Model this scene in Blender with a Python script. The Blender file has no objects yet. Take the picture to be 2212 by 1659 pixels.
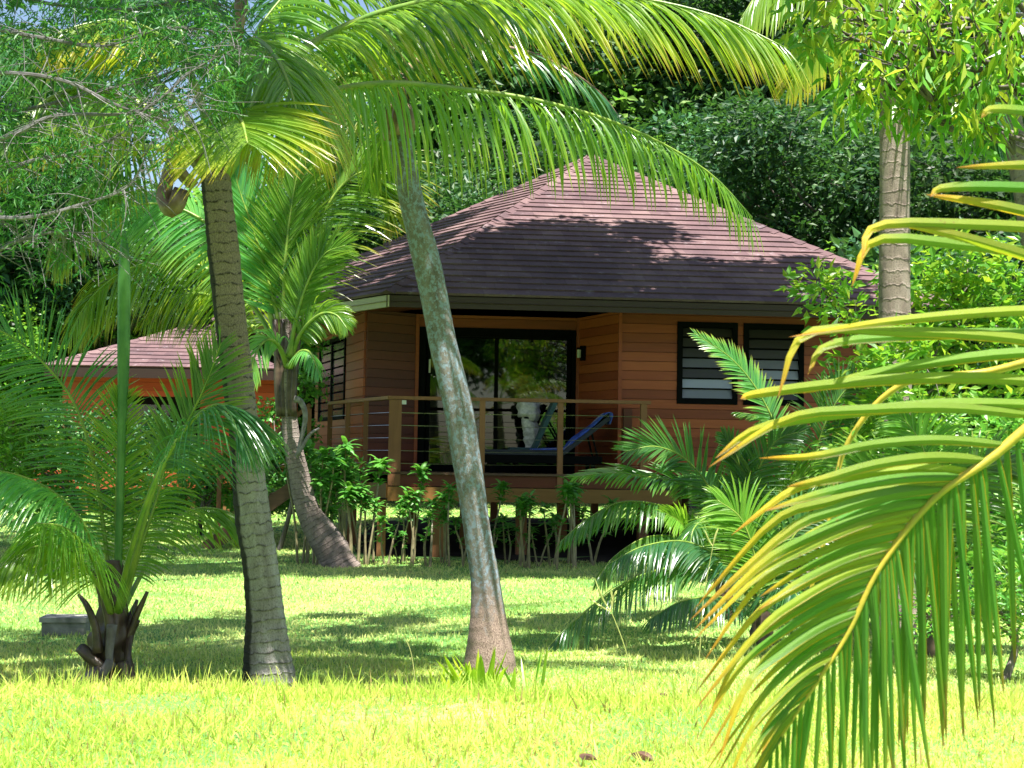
import bpy, math, random
import numpy as np
from mathutils import Vector, Matrix
rs = np.random.RandomState(7)
random.seed(7)
C = bpy.context.scene.collection
SC = bpy.context.scene
rad = math.radians

# ---------------------------------------------------------------- camera
EYE = np.array([0.0, 0.0, 1.30]); FPX = 3072.0
pitch, roll = rad(3.176), rad(0.9)
Fv = np.array([0, math.cos(pitch), math.sin(pitch)])
U0 = np.array([0, -math.sin(pitch), math.cos(pitch)])
Rv = np.array([math.cos(roll), 0, 0]) + math.sin(roll) * U0
Uv = -math.sin(roll) * np.array([1.0, 0, 0]) + math.cos(roll) * U0
cd = bpy.data.cameras.new('camera'); cam = bpy.data.objects.new('camera', cd); C.objects.link(cam)
cd.lens = 50.0; cd.sensor_width = 36; cd.clip_end = 500; cd.clip_start = 0.05
cd.dof.use_dof = True; cd.dof.focus_distance = 13.0; cd.dof.aperture_fstop = 11
Mx = Matrix(((Rv[0], Uv[0], -Fv[0], EYE[0]), (Rv[1], Uv[1], -Fv[1], EYE[1]), (Rv[2], Uv[2], -Fv[2], EYE[2]), (0, 0, 0, 1)))
cam.matrix_world = Mx
SC.camera = cam

# ---------------------------------------------------------------- sun, sky, exposure
SUN_EL, SUN_AZ = rad(71), rad(160)          # azimuth clockwise from +Y
SUN = np.array([math.sin(SUN_AZ) * math.cos(SUN_EL), math.cos(SUN_AZ) * math.cos(SUN_EL), math.sin(SUN_EL)])
sd = bpy.data.lights.new('sun', 'SUN'); sun = bpy.data.objects.new('sun', sd); C.objects.link(sun)
sd.energy = 5.0; sd.angle = rad(0.55); sd.color = (1.0, 0.96, 0.90)
sun.rotation_euler = Vector(SUN).to_track_quat('Z', 'Y').to_euler()
sun.location = (0, 0, 30)
W = bpy.data.worlds.new('World'); SC.world = W; W.use_nodes = True
nt = W.node_tree; bg = nt.nodes['Background']; sky = nt.nodes.new('ShaderNodeTexSky')
sky.sky_type = 'NISHITA'; sky.sun_disc = False; sky.sun_elevation = SUN_EL; sky.sun_rotation = SUN_AZ
sky.air_density = 1.1; sky.dust_density = 1.5
nt.links.new(sky.outputs[0], bg.inputs[0]); bg.inputs[1].default_value = 0.068
SC.view_settings.view_transform = 'Standard'; SC.view_settings.look = 'None'
SC.view_settings.exposure = 1.62; SC.view_settings.gamma = 1
SC.render.engine = 'CYCLES'
SC.cycles.max_bounces = 7; SC.cycles.diffuse_bounces = 1; SC.cycles.glossy_bounces = 3
SC.cycles.transmission_bounces = 4; SC.cycles.transparent_max_bounces = 6
SC.cycles.use_denoising = True
SC.cycles.sample_clamp_indirect = 6

# ---------------------------------------------------------------- coordinates
def A3(*a): return np.array(a, float)
def P(px, py, Y):
    """World point at distance Y north of the camera seen at overview pixel (px, py)."""
    d = Fv * FPX + Rv * (px - 1106) + Uv * (829.5 - py)
    return EYE + d * (Y / d[1])
def proj(p):
    d = np.asarray(p, float) - EYE
    f = d @ Fv
    return 1106 + (d @ Rv) / f * FPX, 829.5 - (d @ Uv) / f * FPX
def G(px, py, z=0.0):
    d = Fv * FPX + Rv * (px - 1106) + Uv * (829.5 - py)
    return EYE + d * ((z - EYE[2]) / d[2])
def sstep(a, b, x):
    t = np.clip((x - a) / (b - a), 0, 1); return t * t * (3 - 2 * t)
def ground(x, y):
    x = np.asarray(x, float); y = np.asarray(y, float)
    z = 0.23 * (1 - sstep(6.35, 7.9, y + 0.12 * np.sin(x * 1.3)))
    z = z + 0.015 * np.sin(x * 2.1 + 1) * np.sin(y * 1.3) + 0.008 * np.sin(x * 5.3) * np.sin(y * 4.1 + 2)
    return z + 0.25 * sstep(33, 60, y)

def norm(v):
    n = np.linalg.norm(v, axis=-1, keepdims=True); n[n < 1e-9] = 1
    return v / n

def smooth(pts, n):
    """Catmull-Rom through rows of pts (any number of columns) -> n rows."""
    p = np.asarray(pts, float)
    p = np.vstack([2 * p[0] - p[1], p, 2 * p[-1] - p[-2]])
    m = len(p) - 3
    t = np.linspace(0, m - 1e-6, n); i = t.astype(int); f = (t - i)[:, None]
    a, b, c, d = p[i], p[i + 1], p[i + 2], p[i + 3]
    return 0.5 * (2 * b + (c - a) * f + (2 * a - 5 * b + 4 * c - d) * f ** 2 + (3 * b - a - 3 * c + d) * f ** 3)

# ---------------------------------------------------------------- mesh collector
class MB:
    def __init__(s): s.v = []; s.q = []; s.t = []; s.c = []; s.qm = []; s.tm = []; s.n = 0
    def add(s, v, q=None, t=None, c=None, m=0):
        v = np.asarray(v, float).reshape(-1, 3)
        if c is None: c = np.zeros((len(v), 4))
        c = np.asarray(c, float)
        if c.ndim == 1: c = np.tile(c, (len(v), 1))
        s.v.append(v); s.c.append(c)
        if q is not None and len(q):
            q = np.asarray(q, np.int64).reshape(-1, 4) + s.n; s.q.append(q); s.qm.append(np.full(len(q), m))
        if t is not None and len(t):
            t = np.asarray(t, np.int64).reshape(-1, 3) + s.n; s.t.append(t); s.tm.append(np.full(len(t), m))
        s.n += len(v)
    def mesh(s, name, mats, shade=False):
        me = bpy.data.meshes.new(name)
        v = np.vstack(s.v); c = np.vstack(s.c)
        q = np.vstack(s.q) if s.q else np.zeros((0, 4), int)
        t = np.vstack(s.t) if s.t else np.zeros((0, 3), int)
        mi = np.concatenate(s.qm + s.tm) if (s.qm or s.tm) else np.zeros(0)
        me.vertices.add(len(v)); me.vertices.foreach_set('co', v.astype(np.float32).ravel())
        me.loops.add(q.size + t.size)
        me.loops.foreach_set('vertex_index', np.concatenate([q.ravel(), t.ravel()]).astype(np.int32))
        me.polygons.add(len(q) + len(t))
        st = np.concatenate([np.arange(len(q)) * 4, q.size + np.arange(len(t)) * 3]).astype(np.int32)
        me.polygons.foreach_set('loop_start', st)
        for m in (mats if isinstance(mats, (list, tuple)) else [mats]): me.materials.append(m)
        me.polygons.foreach_set('material_index', mi.astype(np.int32))
        me.polygons.foreach_set('use_smooth', np.full(len(mi), bool(shade)))
        a = me.attributes.new('ca', 'FLOAT_COLOR', 'POINT'); a.data.foreach_set('color', c.astype(np.float32).ravel())
        me.update(calc_edges=True); me.validate()
        return me
    def build(s, name, mats, parent=None, shade=False, loc=None):
        me = s.mesh(name, mats, shade)
        o = bpy.data.objects.new(name, me); C.objects.link(o)
        if parent is not None:
            o.parent = parent
            o.matrix_parent_inverse = Matrix.Translation(-Vector(parent.location)) if loc is None else Matrix()
        return o

def thing(name, label, cat, loc=(0, 0, 0), group=None):
    o = bpy.data.objects.new(name, None); C.objects.link(o); o.location = Vector([float(a) for a in loc])
    o.empty_display_size = 0.2
    tag(o, label, cat, group); return o
def tag(o, label=None, cat=None, group=None, kind=None):
    if label: o['label'] = label
    if cat: o['category'] = cat
    if group: o['group'] = group
    if kind: o['kind'] = kind
    return o
def kids(o): return [c for c in bpy.data.objects if c.parent == o]
def copy_tree(o, ch, loc, rz=0.0, sc=1.0, label=None, tilt=(0, 0)):
    r = o.copy(); C.objects.link(r); r.location = Vector([float(a) for a in loc]); r.rotation_euler = (tilt[0], tilt[1], rz); r.scale = (sc, sc, sc)
    if label: r['label'] = label
    for c in ch:
        d = c.copy(); C.objects.link(d); d.parent = r; d.matrix_parent_inverse = c.matrix_parent_inverse
    return r

# ---------------------------------------------------------------- shapes
BQ = [(0, 1, 3, 2), (4, 6, 7, 5), (0, 4, 5, 1), (2, 3, 7, 6), (0, 2, 6, 4), (1, 5, 7, 3)]
def obox(m, o, a, b, c, col=(0, 0, 0, 0), mi=0):
    """Box with one corner o and edge vectors a, b, c."""
    o, a, b, c = [np.asarray(x, float) for x in (o, a, b, c)]
    v = [o + i * a + j * b + k * c for i in (0, 1) for j in (0, 1) for k in (0, 1)]
    q = BQ if np.dot(np.cross(a, b), c) > 0 else [tuple(reversed(x)) for x in BQ]
    m.add(v, q=q, c=col, m=mi)
def beam(m, p, q, w, h, up=(0, 0, 1), col=(0, 0, 0, 0), mi=0):
    """Bar from p to q, w wide sideways and h along up, centred."""
    p = np.asarray(p, float); q = np.asarray(q, float); d = q - p
    s = norm(np.cross(d, np.asarray(up, float))); u = norm(np.cross(s, d))
    obox(m, p - s * w / 2 - u * h / 2, d, s * w, u * h, col, mi)
def tube(m, pts, r, k=8, mi=0, cap=True, wob=None, col=None):
    """Swept tube; ca = (cos, sin, length, radius-ratio)."""
    p = np.asarray(pts, float); n = len(p); r = np.broadcast_to(np.asarray(r, float), (n,))
    T = norm(np.gradient(p, axis=0)); ref = A3(0, 1, 0) if abs(T[0][1]) < 0.8 else A3(1, 0, 0)
    S = norm(np.cross(T, ref)); B = np.cross(S, T)
    a = np.linspace(0, 2 * math.pi, k, endpoint=False)
    L = np.concatenate([[0], np.cumsum(np.linalg.norm(np.diff(p, axis=0), axis=1))])
    rr = np.repeat(r[:, None], k, 1)
    if wob is not None: rr = rr * wob(L[:, None], a[None, :])
    v = p[:, None] + rr[..., None] * (np.cos(a)[None, :, None] * S[:, None] + np.sin(a)[None, :, None] * B[:, None])
    c = np.zeros((n, k, 4)); c[..., 0] = np.cos(a); c[..., 1] = np.sin(a); c[..., 2] = L[:, None]; c[..., 3] = np.linspace(0, 1, n)[:, None]
    if col is not None: c[...] = col
    i = np.arange(n - 1)[:, None]; j = np.arange(k)[None, :]; j2 = (j + 1) % k
    q = np.stack([i * k + j, i * k + j2, (i + 1) * k + j2, (i + 1) * k + j], -1).reshape(-1, 4)
    v = v.reshape(-1, 3); c = c.reshape(-1, 4); t = None
    if cap:
        v = np.vstack([v, p[0], p[-1]]); c = np.vstack([c, c[0], c[-1]])
        jj = np.arange(k); j3 = (jj + 1) % k; o = (n - 1) * k
        t = np.vstack([np.stack([np.full(k, n * k), j3, jj], 1), np.stack([np.full(k, n * k + 1), o + jj, o + j3], 1)])
    m.add(v, q=q, t=t, c=c, m=mi)
# ---------------------------------------------------------------- materials
def lin(r, g, b): return (r, g, b, 1)
class NT:
    def __init__(s, name):
        s.m = bpy.data.materials.new(name); s.m.use_nodes = True; s.t = s.m.node_tree
        s.b = s.t.nodes['Principled BSDF']; s.out = s.t.nodes['Material Output']
    def n(s, ty, **k):
        x = s.t.nodes.new('ShaderNode' + ty)
        for a, v in k.items():
            if a.startswith('i_'):
                key = a[2:]; key = int(key) if key.isdigit() else key.replace('_', ' ')
                x.inputs[key].default_value = v
            else: setattr(x, a, v)
        return x
    def l(s, a, b): s.t.links.new(a, b)
    def attr(s, n='ca'):
        a = s.n('Attribute', attribute_name=n); sp = s.n('SeparateColor'); s.l(a.outputs['Color'], sp.inputs[0]); return a, sp
    def coord(s, kind='Object'): return s.n('TexCoord').outputs[kind]
    def noise(s, vec, scale, detail=3, rough=0.55, dist=0.0):
        x = s.n('TexNoise'); x.inputs['Scale'].default_value = scale; x.inputs['Detail'].default_value = detail
        x.inputs['Roughness'].default_value = rough; x.inputs['Distortion'].default_value = dist
        if vec is not None: s.l(vec, x.inputs['Vector'])
        return x.outputs['Fac']
    def ramp(s, f, stops):
        r = s.n('ValToRGB'); e = r.color_ramp.elements
        while len(e) < len(stops): e.new(0.5)
        for a, (p, c) in zip(e, stops): a.position = p; a.color = c if len(c) == 4 else (*c, 1)
        s.l(f, r.inputs[0]); return r.outputs[0]
    def mix(s, f, a, b, mode='MIX'):
        x = s.n('Mix', data_type='RGBA', blend_type=mode)
        for k, v in ((0, f), (6, a), (7, b)):
            if hasattr(v, 'is_linked') or hasattr(v, 'links'): s.l(v, x.inputs[k])
            else: x.inputs[k].default_value = v if k == 0 or len(v) == 4 else (*v, 1)
        return x.outputs[2]
    def math(s, op, a, b=0.0, c=None):
        x = s.n('Math', operation=op)
        for k, v in ((0, a), (1, b)) + (((2, c),) if c is not None else ()):
            if hasattr(v, 'links'): s.l(v, x.inputs[k])
            else: x.inputs[k].default_value = v
        return x.outputs[0]
    def mapping(s, vec, scale):
        x = s.n('Mapping'); s.l(vec, x.inputs[0]); x.inputs['Scale'].default_value = scale; return x.outputs[0]
    def bump(s, h, dist=0.01, strength=1.0):
        x = s.n('Bump'); x.inputs['Distance'].default_value = dist; x.inputs['Strength'].default_value = strength
        s.l(h, x.inputs['Height']); s.l(x.outputs[0], s.b.inputs['Normal']); return x.outputs[0]
    def col(s, c):
        if hasattr(c, 'links'): s.l(c, s.b.inputs['Base Color'])
        else: s.b.inputs['Base Color'].default_value = (*c, 1) if len(c) == 3 else c
    def set(s, **k):
        for a, v in k.items(): s.b.inputs[a.replace('_', ' ')].default_value = v
        return s

def leaf_mat(name, c1, c2, yel, trans=(.25, .5, .02), tw=0.45, rough=0.38, spec=0.5, brown=(.22, .10, .03), nz=3.0):
    """ca.r random per leaf, ca.g yellowing, ca.b browning."""
    m = NT(name); a, sp = m.attr()
    nf = m.noise(m.coord(), nz, 2)
    f = m.math('ADD', m.math('MULTIPLY', sp.outputs[0], 0.7), m.math('MULTIPLY', nf, 0.3))
    c = m.mix(f, c1, c2); c = m.mix(sp.outputs[1], c, yel); c = m.mix(sp.outputs[2], c, brown)
    m.col(c); m.set(Roughness=rough); m.b.inputs['Specular IOR Level'].default_value = spec
    tc = m.mix(0.55, c, trans); tc = m.mix(sp.outputs[1], tc, tuple(min(1, x * 1.3) for x in yel)); tc = m.mix(sp.outputs[2], tc, brown)
    tr = m.n('BsdfTranslucent'); m.l(tc, tr.inputs[0])
    mx = m.n('MixShader'); mx.inputs[0].default_value = tw
    m.l(m.b.outputs[0], mx.inputs[1]); m.l(tr.outputs[0], mx.inputs[2]); m.l(mx.outputs[0], m.out.inputs[0])
    return m.m

MAT = {}
MAT['coco'] = leaf_mat('coconut_leaf', (.06, .19, .03), (.16, .34, .04), (.58, .52, .03), (.40, .78, .03), tw=.55, rough=.28, spec=.9)
MAT['coco_teal'] = leaf_mat('young_palm_leaf', (.06, .27, .11), (.20, .46, .10), (.66, .68, .05), (.36, .92, .16), tw=.55, rough=.28, spec=1.0)
MAT['coco_dark'] = leaf_mat('dark_palm_leaf', (.018, .09, .045), (.05, .17, .06), (.45, .50, .03), (.20, .62, .06), rough=.30, spec=.9)
MAT['coco_near'] = leaf_mat('near_palm_leaf', (.035, .15, .022), (.08, .25, .022), (.85, .50, .02), (.26, .66, .01), tw=.38, rough=.35, brown=(.38, .13, .02))
def near_leaf():
    m = bpy.data.materials['near_palm_leaf']; t = m.node_tree; b = t.nodes['Principled BSDF']; mk = t.nodes.new
    at = mk('ShaderNodeAttribute'); at.attribute_name = 'ca'
    mu = mk('ShaderNodeMath'); mu.operation = 'MULTIPLY'; mu.inputs[1].default_value = 75; t.links.new(at.outputs['Alpha'], mu.inputs[0])
    si = mk('ShaderNodeMath'); si.operation = 'SINE'; t.links.new(mu.outputs[0], si.inputs[0])
    tc = mk('ShaderNodeTexCoord'); nz = mk('ShaderNodeTexNoise'); nz.inputs['Scale'].default_value = 55; nz.inputs['Detail'].default_value = 4; t.links.new(tc.outputs['Object'], nz.inputs['Vector'])
    rp = mk('ShaderNodeValToRGB'); rp.color_ramp.elements[0].position = .69; rp.color_ramp.elements[1].position = .74; rp.color_ramp.elements[0].color = (0, 0, 0, 1); t.links.new(nz.outputs['Fac'], rp.inputs[0])
    mr = mk('ShaderNodeMapRange'); mr.inputs['From Min'].default_value = -1; mr.inputs['From Max'].default_value = 1; mr.inputs['To Min'].default_value = .95; mr.inputs['To Max'].default_value = 1.45; t.links.new(si.outputs[0], mr.inputs['Value'])
    src = b.inputs['Base Color'].links[0].from_socket
    vm = mk('ShaderNodeVectorMath'); vm.operation = 'SCALE'; t.links.new(src, vm.inputs[0]); t.links.new(mr.outputs[0], vm.inputs['Scale'])
    mx = mk('ShaderNodeMix'); mx.data_type = 'RGBA'; t.links.new(rp.outputs[0], mx.inputs[0]); t.links.new(vm.outputs[0], mx.inputs[6]); mx.inputs[7].default_value = (.20, .10, .03, 1)
    t.links.new(mx.outputs[2], b.inputs['Base Color'])
    bp = mk('ShaderNodeBump'); bp.inputs['Distance'].default_value = .0003; t.links.new(si.outputs[0], bp.inputs['Height']); t.links.new(bp.outputs[0], b.inputs['Normal'])
    b.inputs['Roughness'].default_value = .42
near_leaf()
MAT['areca'] = leaf_mat('areca_leaf', (.030, .115, .035), (.070, .20, .040), (.45, .45, .05), (.25, .62, .03), rough=.30, spec=.8)
MAT['forest'] = leaf_mat('forest_leaf', (.005, .028, .016), (.035, .115, .032), (.20, .36, .03), (.14, .42, .05), tw=.2, rough=.5, spec=.35, nz=.5)
MAT['forest2'] = leaf_mat('forest_leaf_light', (.05, .17, .03), (.14, .34, .045), (.34, .46, .04), (.28, .66, .06), tw=.4, rough=.5, spec=.35, nz=.5)
MAT['bright'] = leaf_mat('bright_leaf', (.075, .24, .030), (.15, .36, .035), (.50, .52, .04), (.36, .78, .03), tw=.45, rough=.35)
MAT['wispy'] = leaf_mat('needle_leaf', (.015, .10, .025), (.05, .24, .035), (.22, .34, .05), (.15, .45, .03), tw=.35, rough=.5)
MAT['shrub'] = leaf_mat('shrub_leaf', (.05, .22, .045), (.13, .38, .05), (.40, .50, .05), (.22, .60, .04), tw=.38, rough=.32, spec=.7)
def vary(name, lo, hi):
    """Every tree its own tone: older and younger crowns, some yellower."""
    m = bpy.data.materials[name]; t = m.node_tree; b = t.nodes['Principled BSDF']; mk = t.nodes.new
    oi = mk('ShaderNodeObjectInfo'); mr = mk('ShaderNodeMapRange'); mr.inputs['To Min'].default_value = lo; mr.inputs['To Max'].default_value = hi; t.links.new(oi.outputs['Random'], mr.inputs['Value'])
    hs = mk('ShaderNodeHueSaturation'); h2 = mk('ShaderNodeMapRange'); h2.inputs['To Min'].default_value = .47; h2.inputs['To Max'].default_value = .515
    fr = mk('ShaderNodeMath'); fr.operation = 'MULTIPLY'; fr.inputs[1].default_value = 7.31; t.links.new(oi.outputs['Random'], fr.inputs[0]); f2 = mk('ShaderNodeMath'); f2.operation = 'FRACT'; t.links.new(fr.outputs[0], f2.inputs[0]); t.links.new(f2.outputs[0], h2.inputs['Value'])
    src = b.inputs['Base Color'].links[0].from_socket; t.links.new(src, hs.inputs['Color']); t.links.new(mr.outputs[0], hs.inputs['Value']); t.links.new(h2.outputs[0], hs.inputs['Hue']); t.links.new(hs.outputs[0], b.inputs['Base Color'])
vary('forest_leaf', .6, 1.9); vary('forest_leaf_light', .7, 1.5)
MAT['fern'] = leaf_mat('fern_leaf', (.22, .48, .03), (.36, .58, .03), (.62, .58, .03), (.5, .75, .02), tw=.5)
MAT['grass'] = leaf_mat('grass_blade', (.22, .44, .05), (.50, .64, .08), (.88, .80, .24), (.62, .88, .08), tw=.5, rough=.6, spec=.2, brown=(.45, .30, .14))
MAT['lawn'] = leaf_mat('lawn_blade', (.065, .26, .05), (.26, .48, .08), (.86, .82, .32), (.48, .80, .10), tw=.42, rough=.6, spec=.2, brown=(.35, .25, .12))

def petiole_mat(name, c1, c2):
    m = NT(name); v = m.mapping(m.coord(), (1, 1, 1)); f = m.noise(v, 9, 4)
    m.col(m.ramp(f, [(.3, c1), (.7, c2)])); m.set(Roughness=.4)
    m.bump(m.noise(m.coord(), 60, 3), .002, .6); return m.m
MAT['petiole'] = petiole_mat('palm_petiole', (.10, .22, .03), (.26, .34, .05))
MAT['petiole_y'] = petiole_mat('yellow_palm_rachis', (.32, .30, .03), (.58, .40, .05))
MAT['petiole_d'] = petiole_mat('dark_palm_rachis', (.05, .17, .03), (.10, .26, .05))
MAT['husk'] = petiole_mat('palm_husk', (.08, .045, .025), (.30, .20, .12))
MAT['fibre'] = petiole_mat('palm_fibre_dark', (.022, .013, .010), (.12, .08, .055))
MAT['twig'] = petiole_mat('grey_twig', (.09, .08, .075), (.20, .19, .19))
MAT['stem'] = petiole_mat('plant_stem', (.16, .13, .07), (.34, .30, .16))
MAT['cane'] = petiole_mat('grass_stalk', (.28, .34, .08), (.46, .42, .18))

def palm_bark(name, dark, mid, light, rings=14.0, lichen=None, lich_amt=.5, ringdark=.6, shadeside=None, base=None, top=None):
    m = NT(name); a, sp = m.attr(); vec = a.outputs['Color']
    v = m.mapping(vec, (1.0, 1.0, 3.0))
    big = m.noise(v, 1.6, 5, .6)
    wob = m.noise(m.mapping(vec, (1.2, 1.2, 7.0)), 1.5, 4)
    ringv = m.math('FRACT', m.math('ADD', m.math('MULTIPLY', sp.outputs[2], rings), m.math('MULTIPLY', wob, 1.1)))
    scar = m.ramp(ringv, [(0.0, (1, 1, 1)), (.10, (.15, .15, .15)), (.22, (0, 0, 0)), (.85, (0, 0, 0)), (1.0, (1, 1, 1))])
    gate = m.ramp(m.noise(m.mapping(vec, (2, 2, 9)), 1.4, 3), [(.46, (0, 0, 0)), (.58, (1, 1, 1))])
    streak = m.noise(m.mapping(vec, (9, 9, 2.0)), 2.0, 4, .7)
    c = m.ramp(big, [(.28, dark), (.45, mid), (.68, light)])
    c = m.mix(m.math('MULTIPLY', streak, .55), c, tuple(x * .5 for x in mid))
    c = m.mix(m.math('MULTIPLY', m.math('MULTIPLY', scar, gate), ringdark), c, (.015, .010, .008))
    fine = m.noise(m.mapping(vec, (4, 4, 14)), 7.0, 3, .7)
    c = m.mix(m.ramp(fine, [(.52, (0, 0, 0)), (.66, (.75, .75, .75))]), c, tuple(x * .35 for x in dark))
    if top:
        tm = m.ramp(m.math('ADD', m.math('MULTIPLY', sp.outputs[2], .25), m.math('MULTIPLY', big, .2)), [(top[0] * .25 - .05, (0, 0, 0)), (top[0] * .25 + .16, (1, 1, 1))])
        c = m.mix(tm, c, m.mix(m.math('MULTIPLY', scar, gate), m.ramp(fine, [(.35, top[1]), (.65, top[2])]), (.010, .007, .006)))
    if lichen:
        lm = m.ramp(m.noise(m.mapping(vec, (1.2, 1.2, 11)), 2.6, 6, .75), [(.49, (0, 0, 0)), (.56, (1, 1, 1))])
        c = m.mix(m.math('MULTIPLY', lm, lich_amt), c, lichen)
    if shadeside:                      # shaded side of the trunk painted nearly black
        s_, ax, lo = shadeside
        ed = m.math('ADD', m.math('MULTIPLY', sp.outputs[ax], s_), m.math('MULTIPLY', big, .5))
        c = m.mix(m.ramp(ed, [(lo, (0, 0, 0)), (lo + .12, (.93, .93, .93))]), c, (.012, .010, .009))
    if base:
        bm = m.ramp(m.math('ADD', sp.outputs[2], m.math('MULTIPLY', big, .7)), [(base[0], (1, 1, 1)), (base[0] + .35, (0, 0, 0))])
        c = m.mix(bm, c, m.ramp(fine, [(.35, base[1]), (.6, base[2])]))
    m.col(c); m.set(Roughness=.85)
    h = m.math('ADD', m.math('MULTIPLY', scar, -1.0 if ringdark > .2 else -.15), m.math('MULTIPLY', fine, 1.2)); h = m.math('ADD', h, m.math('MULTIPLY', streak, .8))
    m.bump(h, .010 if ringdark > .2 else .004, .9); return m.m
MAT['bark1'] = palm_bark('palm_bark_grey', (.16, .14, .12), (.38, .35, .32), (.60, .58, .55), 17, shadeside=(1.0, 0, .80), top=(1.75, (.14, .095, .07), (.44, .34, .26)), ringdark=.75)
MAT['bark2'] = palm_bark('palm_bark_lichen', (.10, .085, .07), (.22, .20, .175), (.33, .31, .28), 12, lichen=(.26, .35, .44), lich_amt=.8, ringdark=.07, base=(.75, (.09, .055, .04), (.34, .25, .20)))
MAT['bark3'] = palm_bark('palm_bark_brown', (.14, .10, .08), (.32, .25, .20), (.44, .36, .30), 9)
MAT['bark4'] = palm_bark('palm_bark_dark', (.14, .11, .095), (.27, .21, .18), (.40, .33, .29), 16)
def wood_bark():
    m = NT('tree_bark'); v = m.mapping(m.coord(), (1, 1, .25)); f = m.noise(v, 5, 5, .65)
    m.col(m.ramp(f, [(.3, (.035, .028, .022)), (.5, (.12, .10, .085)), (.72, (.27, .24, .21))])); m.set(Roughness=.9)
    m.bump(f, .03, .8); return m.m
MAT['wbark'] = wood_bark()

def timber(name, cs, along='x', rough=.5, scale=1.0):
    """Weathered boards: ca.r varies board by board."""
    m = NT(name); a, sp = m.attr()
    sc = {'x': (.6, 8, 10), 'z': (8, 8, .6)}[along]
    g = m.noise(m.mapping(m.coord(), sc), 2.5 * scale, 5, .6, .4)
    pat = m.noise(m.mapping(m.coord(), (.5, .5, 1.5)), 1.2, 3)
    f = m.math('ADD', m.math('ADD', m.math('MULTIPLY', g, .45), m.math('MULTIPLY', sp.outputs[0], .45)), m.math('MULTIPLY', pat, .3))
    m.col(m.ramp(f, [(.25, cs[0]), (.55, cs[1]), (.85, cs[2])])); m.set(Roughness=rough)
    m.bump(g, .002, .5); return m.m
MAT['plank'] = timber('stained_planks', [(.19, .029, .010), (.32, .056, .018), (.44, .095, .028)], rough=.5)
MAT['plank_shaded'] = timber('shaded_stained_planks', [(.075, .012, .004), (.13, .022, .007), (.18, .035, .011)], rough=.5)  # stained planks with shade painted in, for recess wall and undersides
MAT['deckwood'] = timber('deck_timber', [(.07, .035, .02), (.13, .07, .035), (.20, .11, .055)], rough=.6)
MAT['postwood'] = timber('post_timber', [(.12, .042, .016), (.20, .08, .030), (.30, .13, .05)], 'z', .6)
MAT['fascia'] = timber('fascia_board', [(.016, .006, .003), (.026, .010, .005), (.038, .016, .008)], rough=.5)
MAT['fascia_sunlit'] = timber('sunlit_fascia_board', [(.34, .30, .17), (.44, .39, .24), (.52, .47, .30)], rough=.5)  # same board as the fascia, with sunlight painted into its colour
MAT['beam_lit'] = timber('sunlit_beam', [(.12, .05, .012), (.20, .09, .02), (.28, .14, .035)], rough=.5)  # light on the outer beam painted as a golden tone

def shingles():
    m = NT('roof_shingles'); a, sp = m.attr()
    # ca.r = position along the course (m), ca.g = course number
    u = m.math('ADD', m.math('MULTIPLY', sp.outputs[0], 3.1), m.math('MULTIPLY', sp.outputs[1], 37.7))
    cell = m.math('FLOOR', u); x = m.n('TexWhiteNoise', noise_dimensions='1D'); m.l(cell, x.inputs['W'])
    big = m.noise(m.mapping(m.coord(), (1, 1, 1)), .9, 5, .6); fine = m.noise(m.coord(), 45, 3, .7)
    f = m.math('ADD', m.math('MULTIPLY', x.outputs[0], .14), m.math('ADD', m.math('MULTIPLY', big, .65), m.math('MULTIPLY', fine, .25)))
    c = m.ramp(f, [(.25, (.050, .030, .036)), (.52, (.125, .074, .076)), (.80, (.25, .17, .155))])
    st = m.ramp(m.noise(m.mapping(m.coord(), (1.5, 1.5, 3)), 2.6, 5, .7), [(.60, (0, 0, 0)), (.72, (.7, .7, .7))])
    c = m.mix(st, c, (.30, .25, .26))
    gap = m.math('FRACT', u); gm = m.ramp(gap, [(0.0, (1, 1, 1)), (.03, (0, 0, 0)), (.97, (0, 0, 0)), (1, (1, 1, 1))])
    c = m.mix(m.math('MULTIPLY', gm, .35), c, (.04, .03, .03))
    m.col(c); m.set(Roughness=.8); m.b.inputs['Specular IOR Level'].default_value = .25
    m.bump(m.math('ADD', fine, m.math('MULTIPLY', x.outputs[0], .8)), .004, .7); return m.m
MAT['shingle'] = shingles()
def plain(name, c, rough=.5, metal=0.0, nz=None, spec=.5, c2=None, coat=0):
    m = NT(name)
    c2 = c2 or tuple(x * .65 for x in c)
    m.col(m.ramp(m.noise(m.coord(), nz or 8, 4, .6), [(.3, c2), (.7, c)])); m.set(Roughness=rough, Metallic=metal)
    m.b.inputs['Specular IOR Level'].default_value = spec; m.b.inputs['Coat Weight'].default_value = coat
    return m.m
MAT['black'] = plain('black_aluminium', (.004, .004, .005), .75, spec=.08)
MAT['steel'] = plain('steel_cable', (.55, .52, .50), .3, 1.0)
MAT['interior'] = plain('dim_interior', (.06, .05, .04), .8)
MAT['towel'] = plain('blue_towel', (.08, .16, .85), .9, nz=14, c2=(.03, .06, .32))
MAT['towel_trim'] = plain('towel_trim', (.45, .50, .65), .9)
MAT['cloth'] = plain('pale_cloth', (.85, .78, .78), .9, nz=16, c2=(.42, .38, .39))
MAT['navy'] = plain('navy_cushion', (.035, .038, .06), .8)
MAT['tealcloth'] = plain('teal_canvas', (.05, .11, .12), .8)
MAT['white'] = plain('white_fitting', (.75, .74, .70), .4)
MAT['concrete'] = plain('weathered_concrete', (.36, .35, .32), .9, nz=9, c2=(.14, .14, .12))
MAT['dryleaf'] = plain('dry_brown_leaf', (.13, .06, .03), .7, nz=30, c2=(.04, .02, .012))
MAT['metalgrey'] = plain('grey_sheath', (.24, .22, .22), .8, nz=14, c2=(.09, .075, .07))
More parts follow.
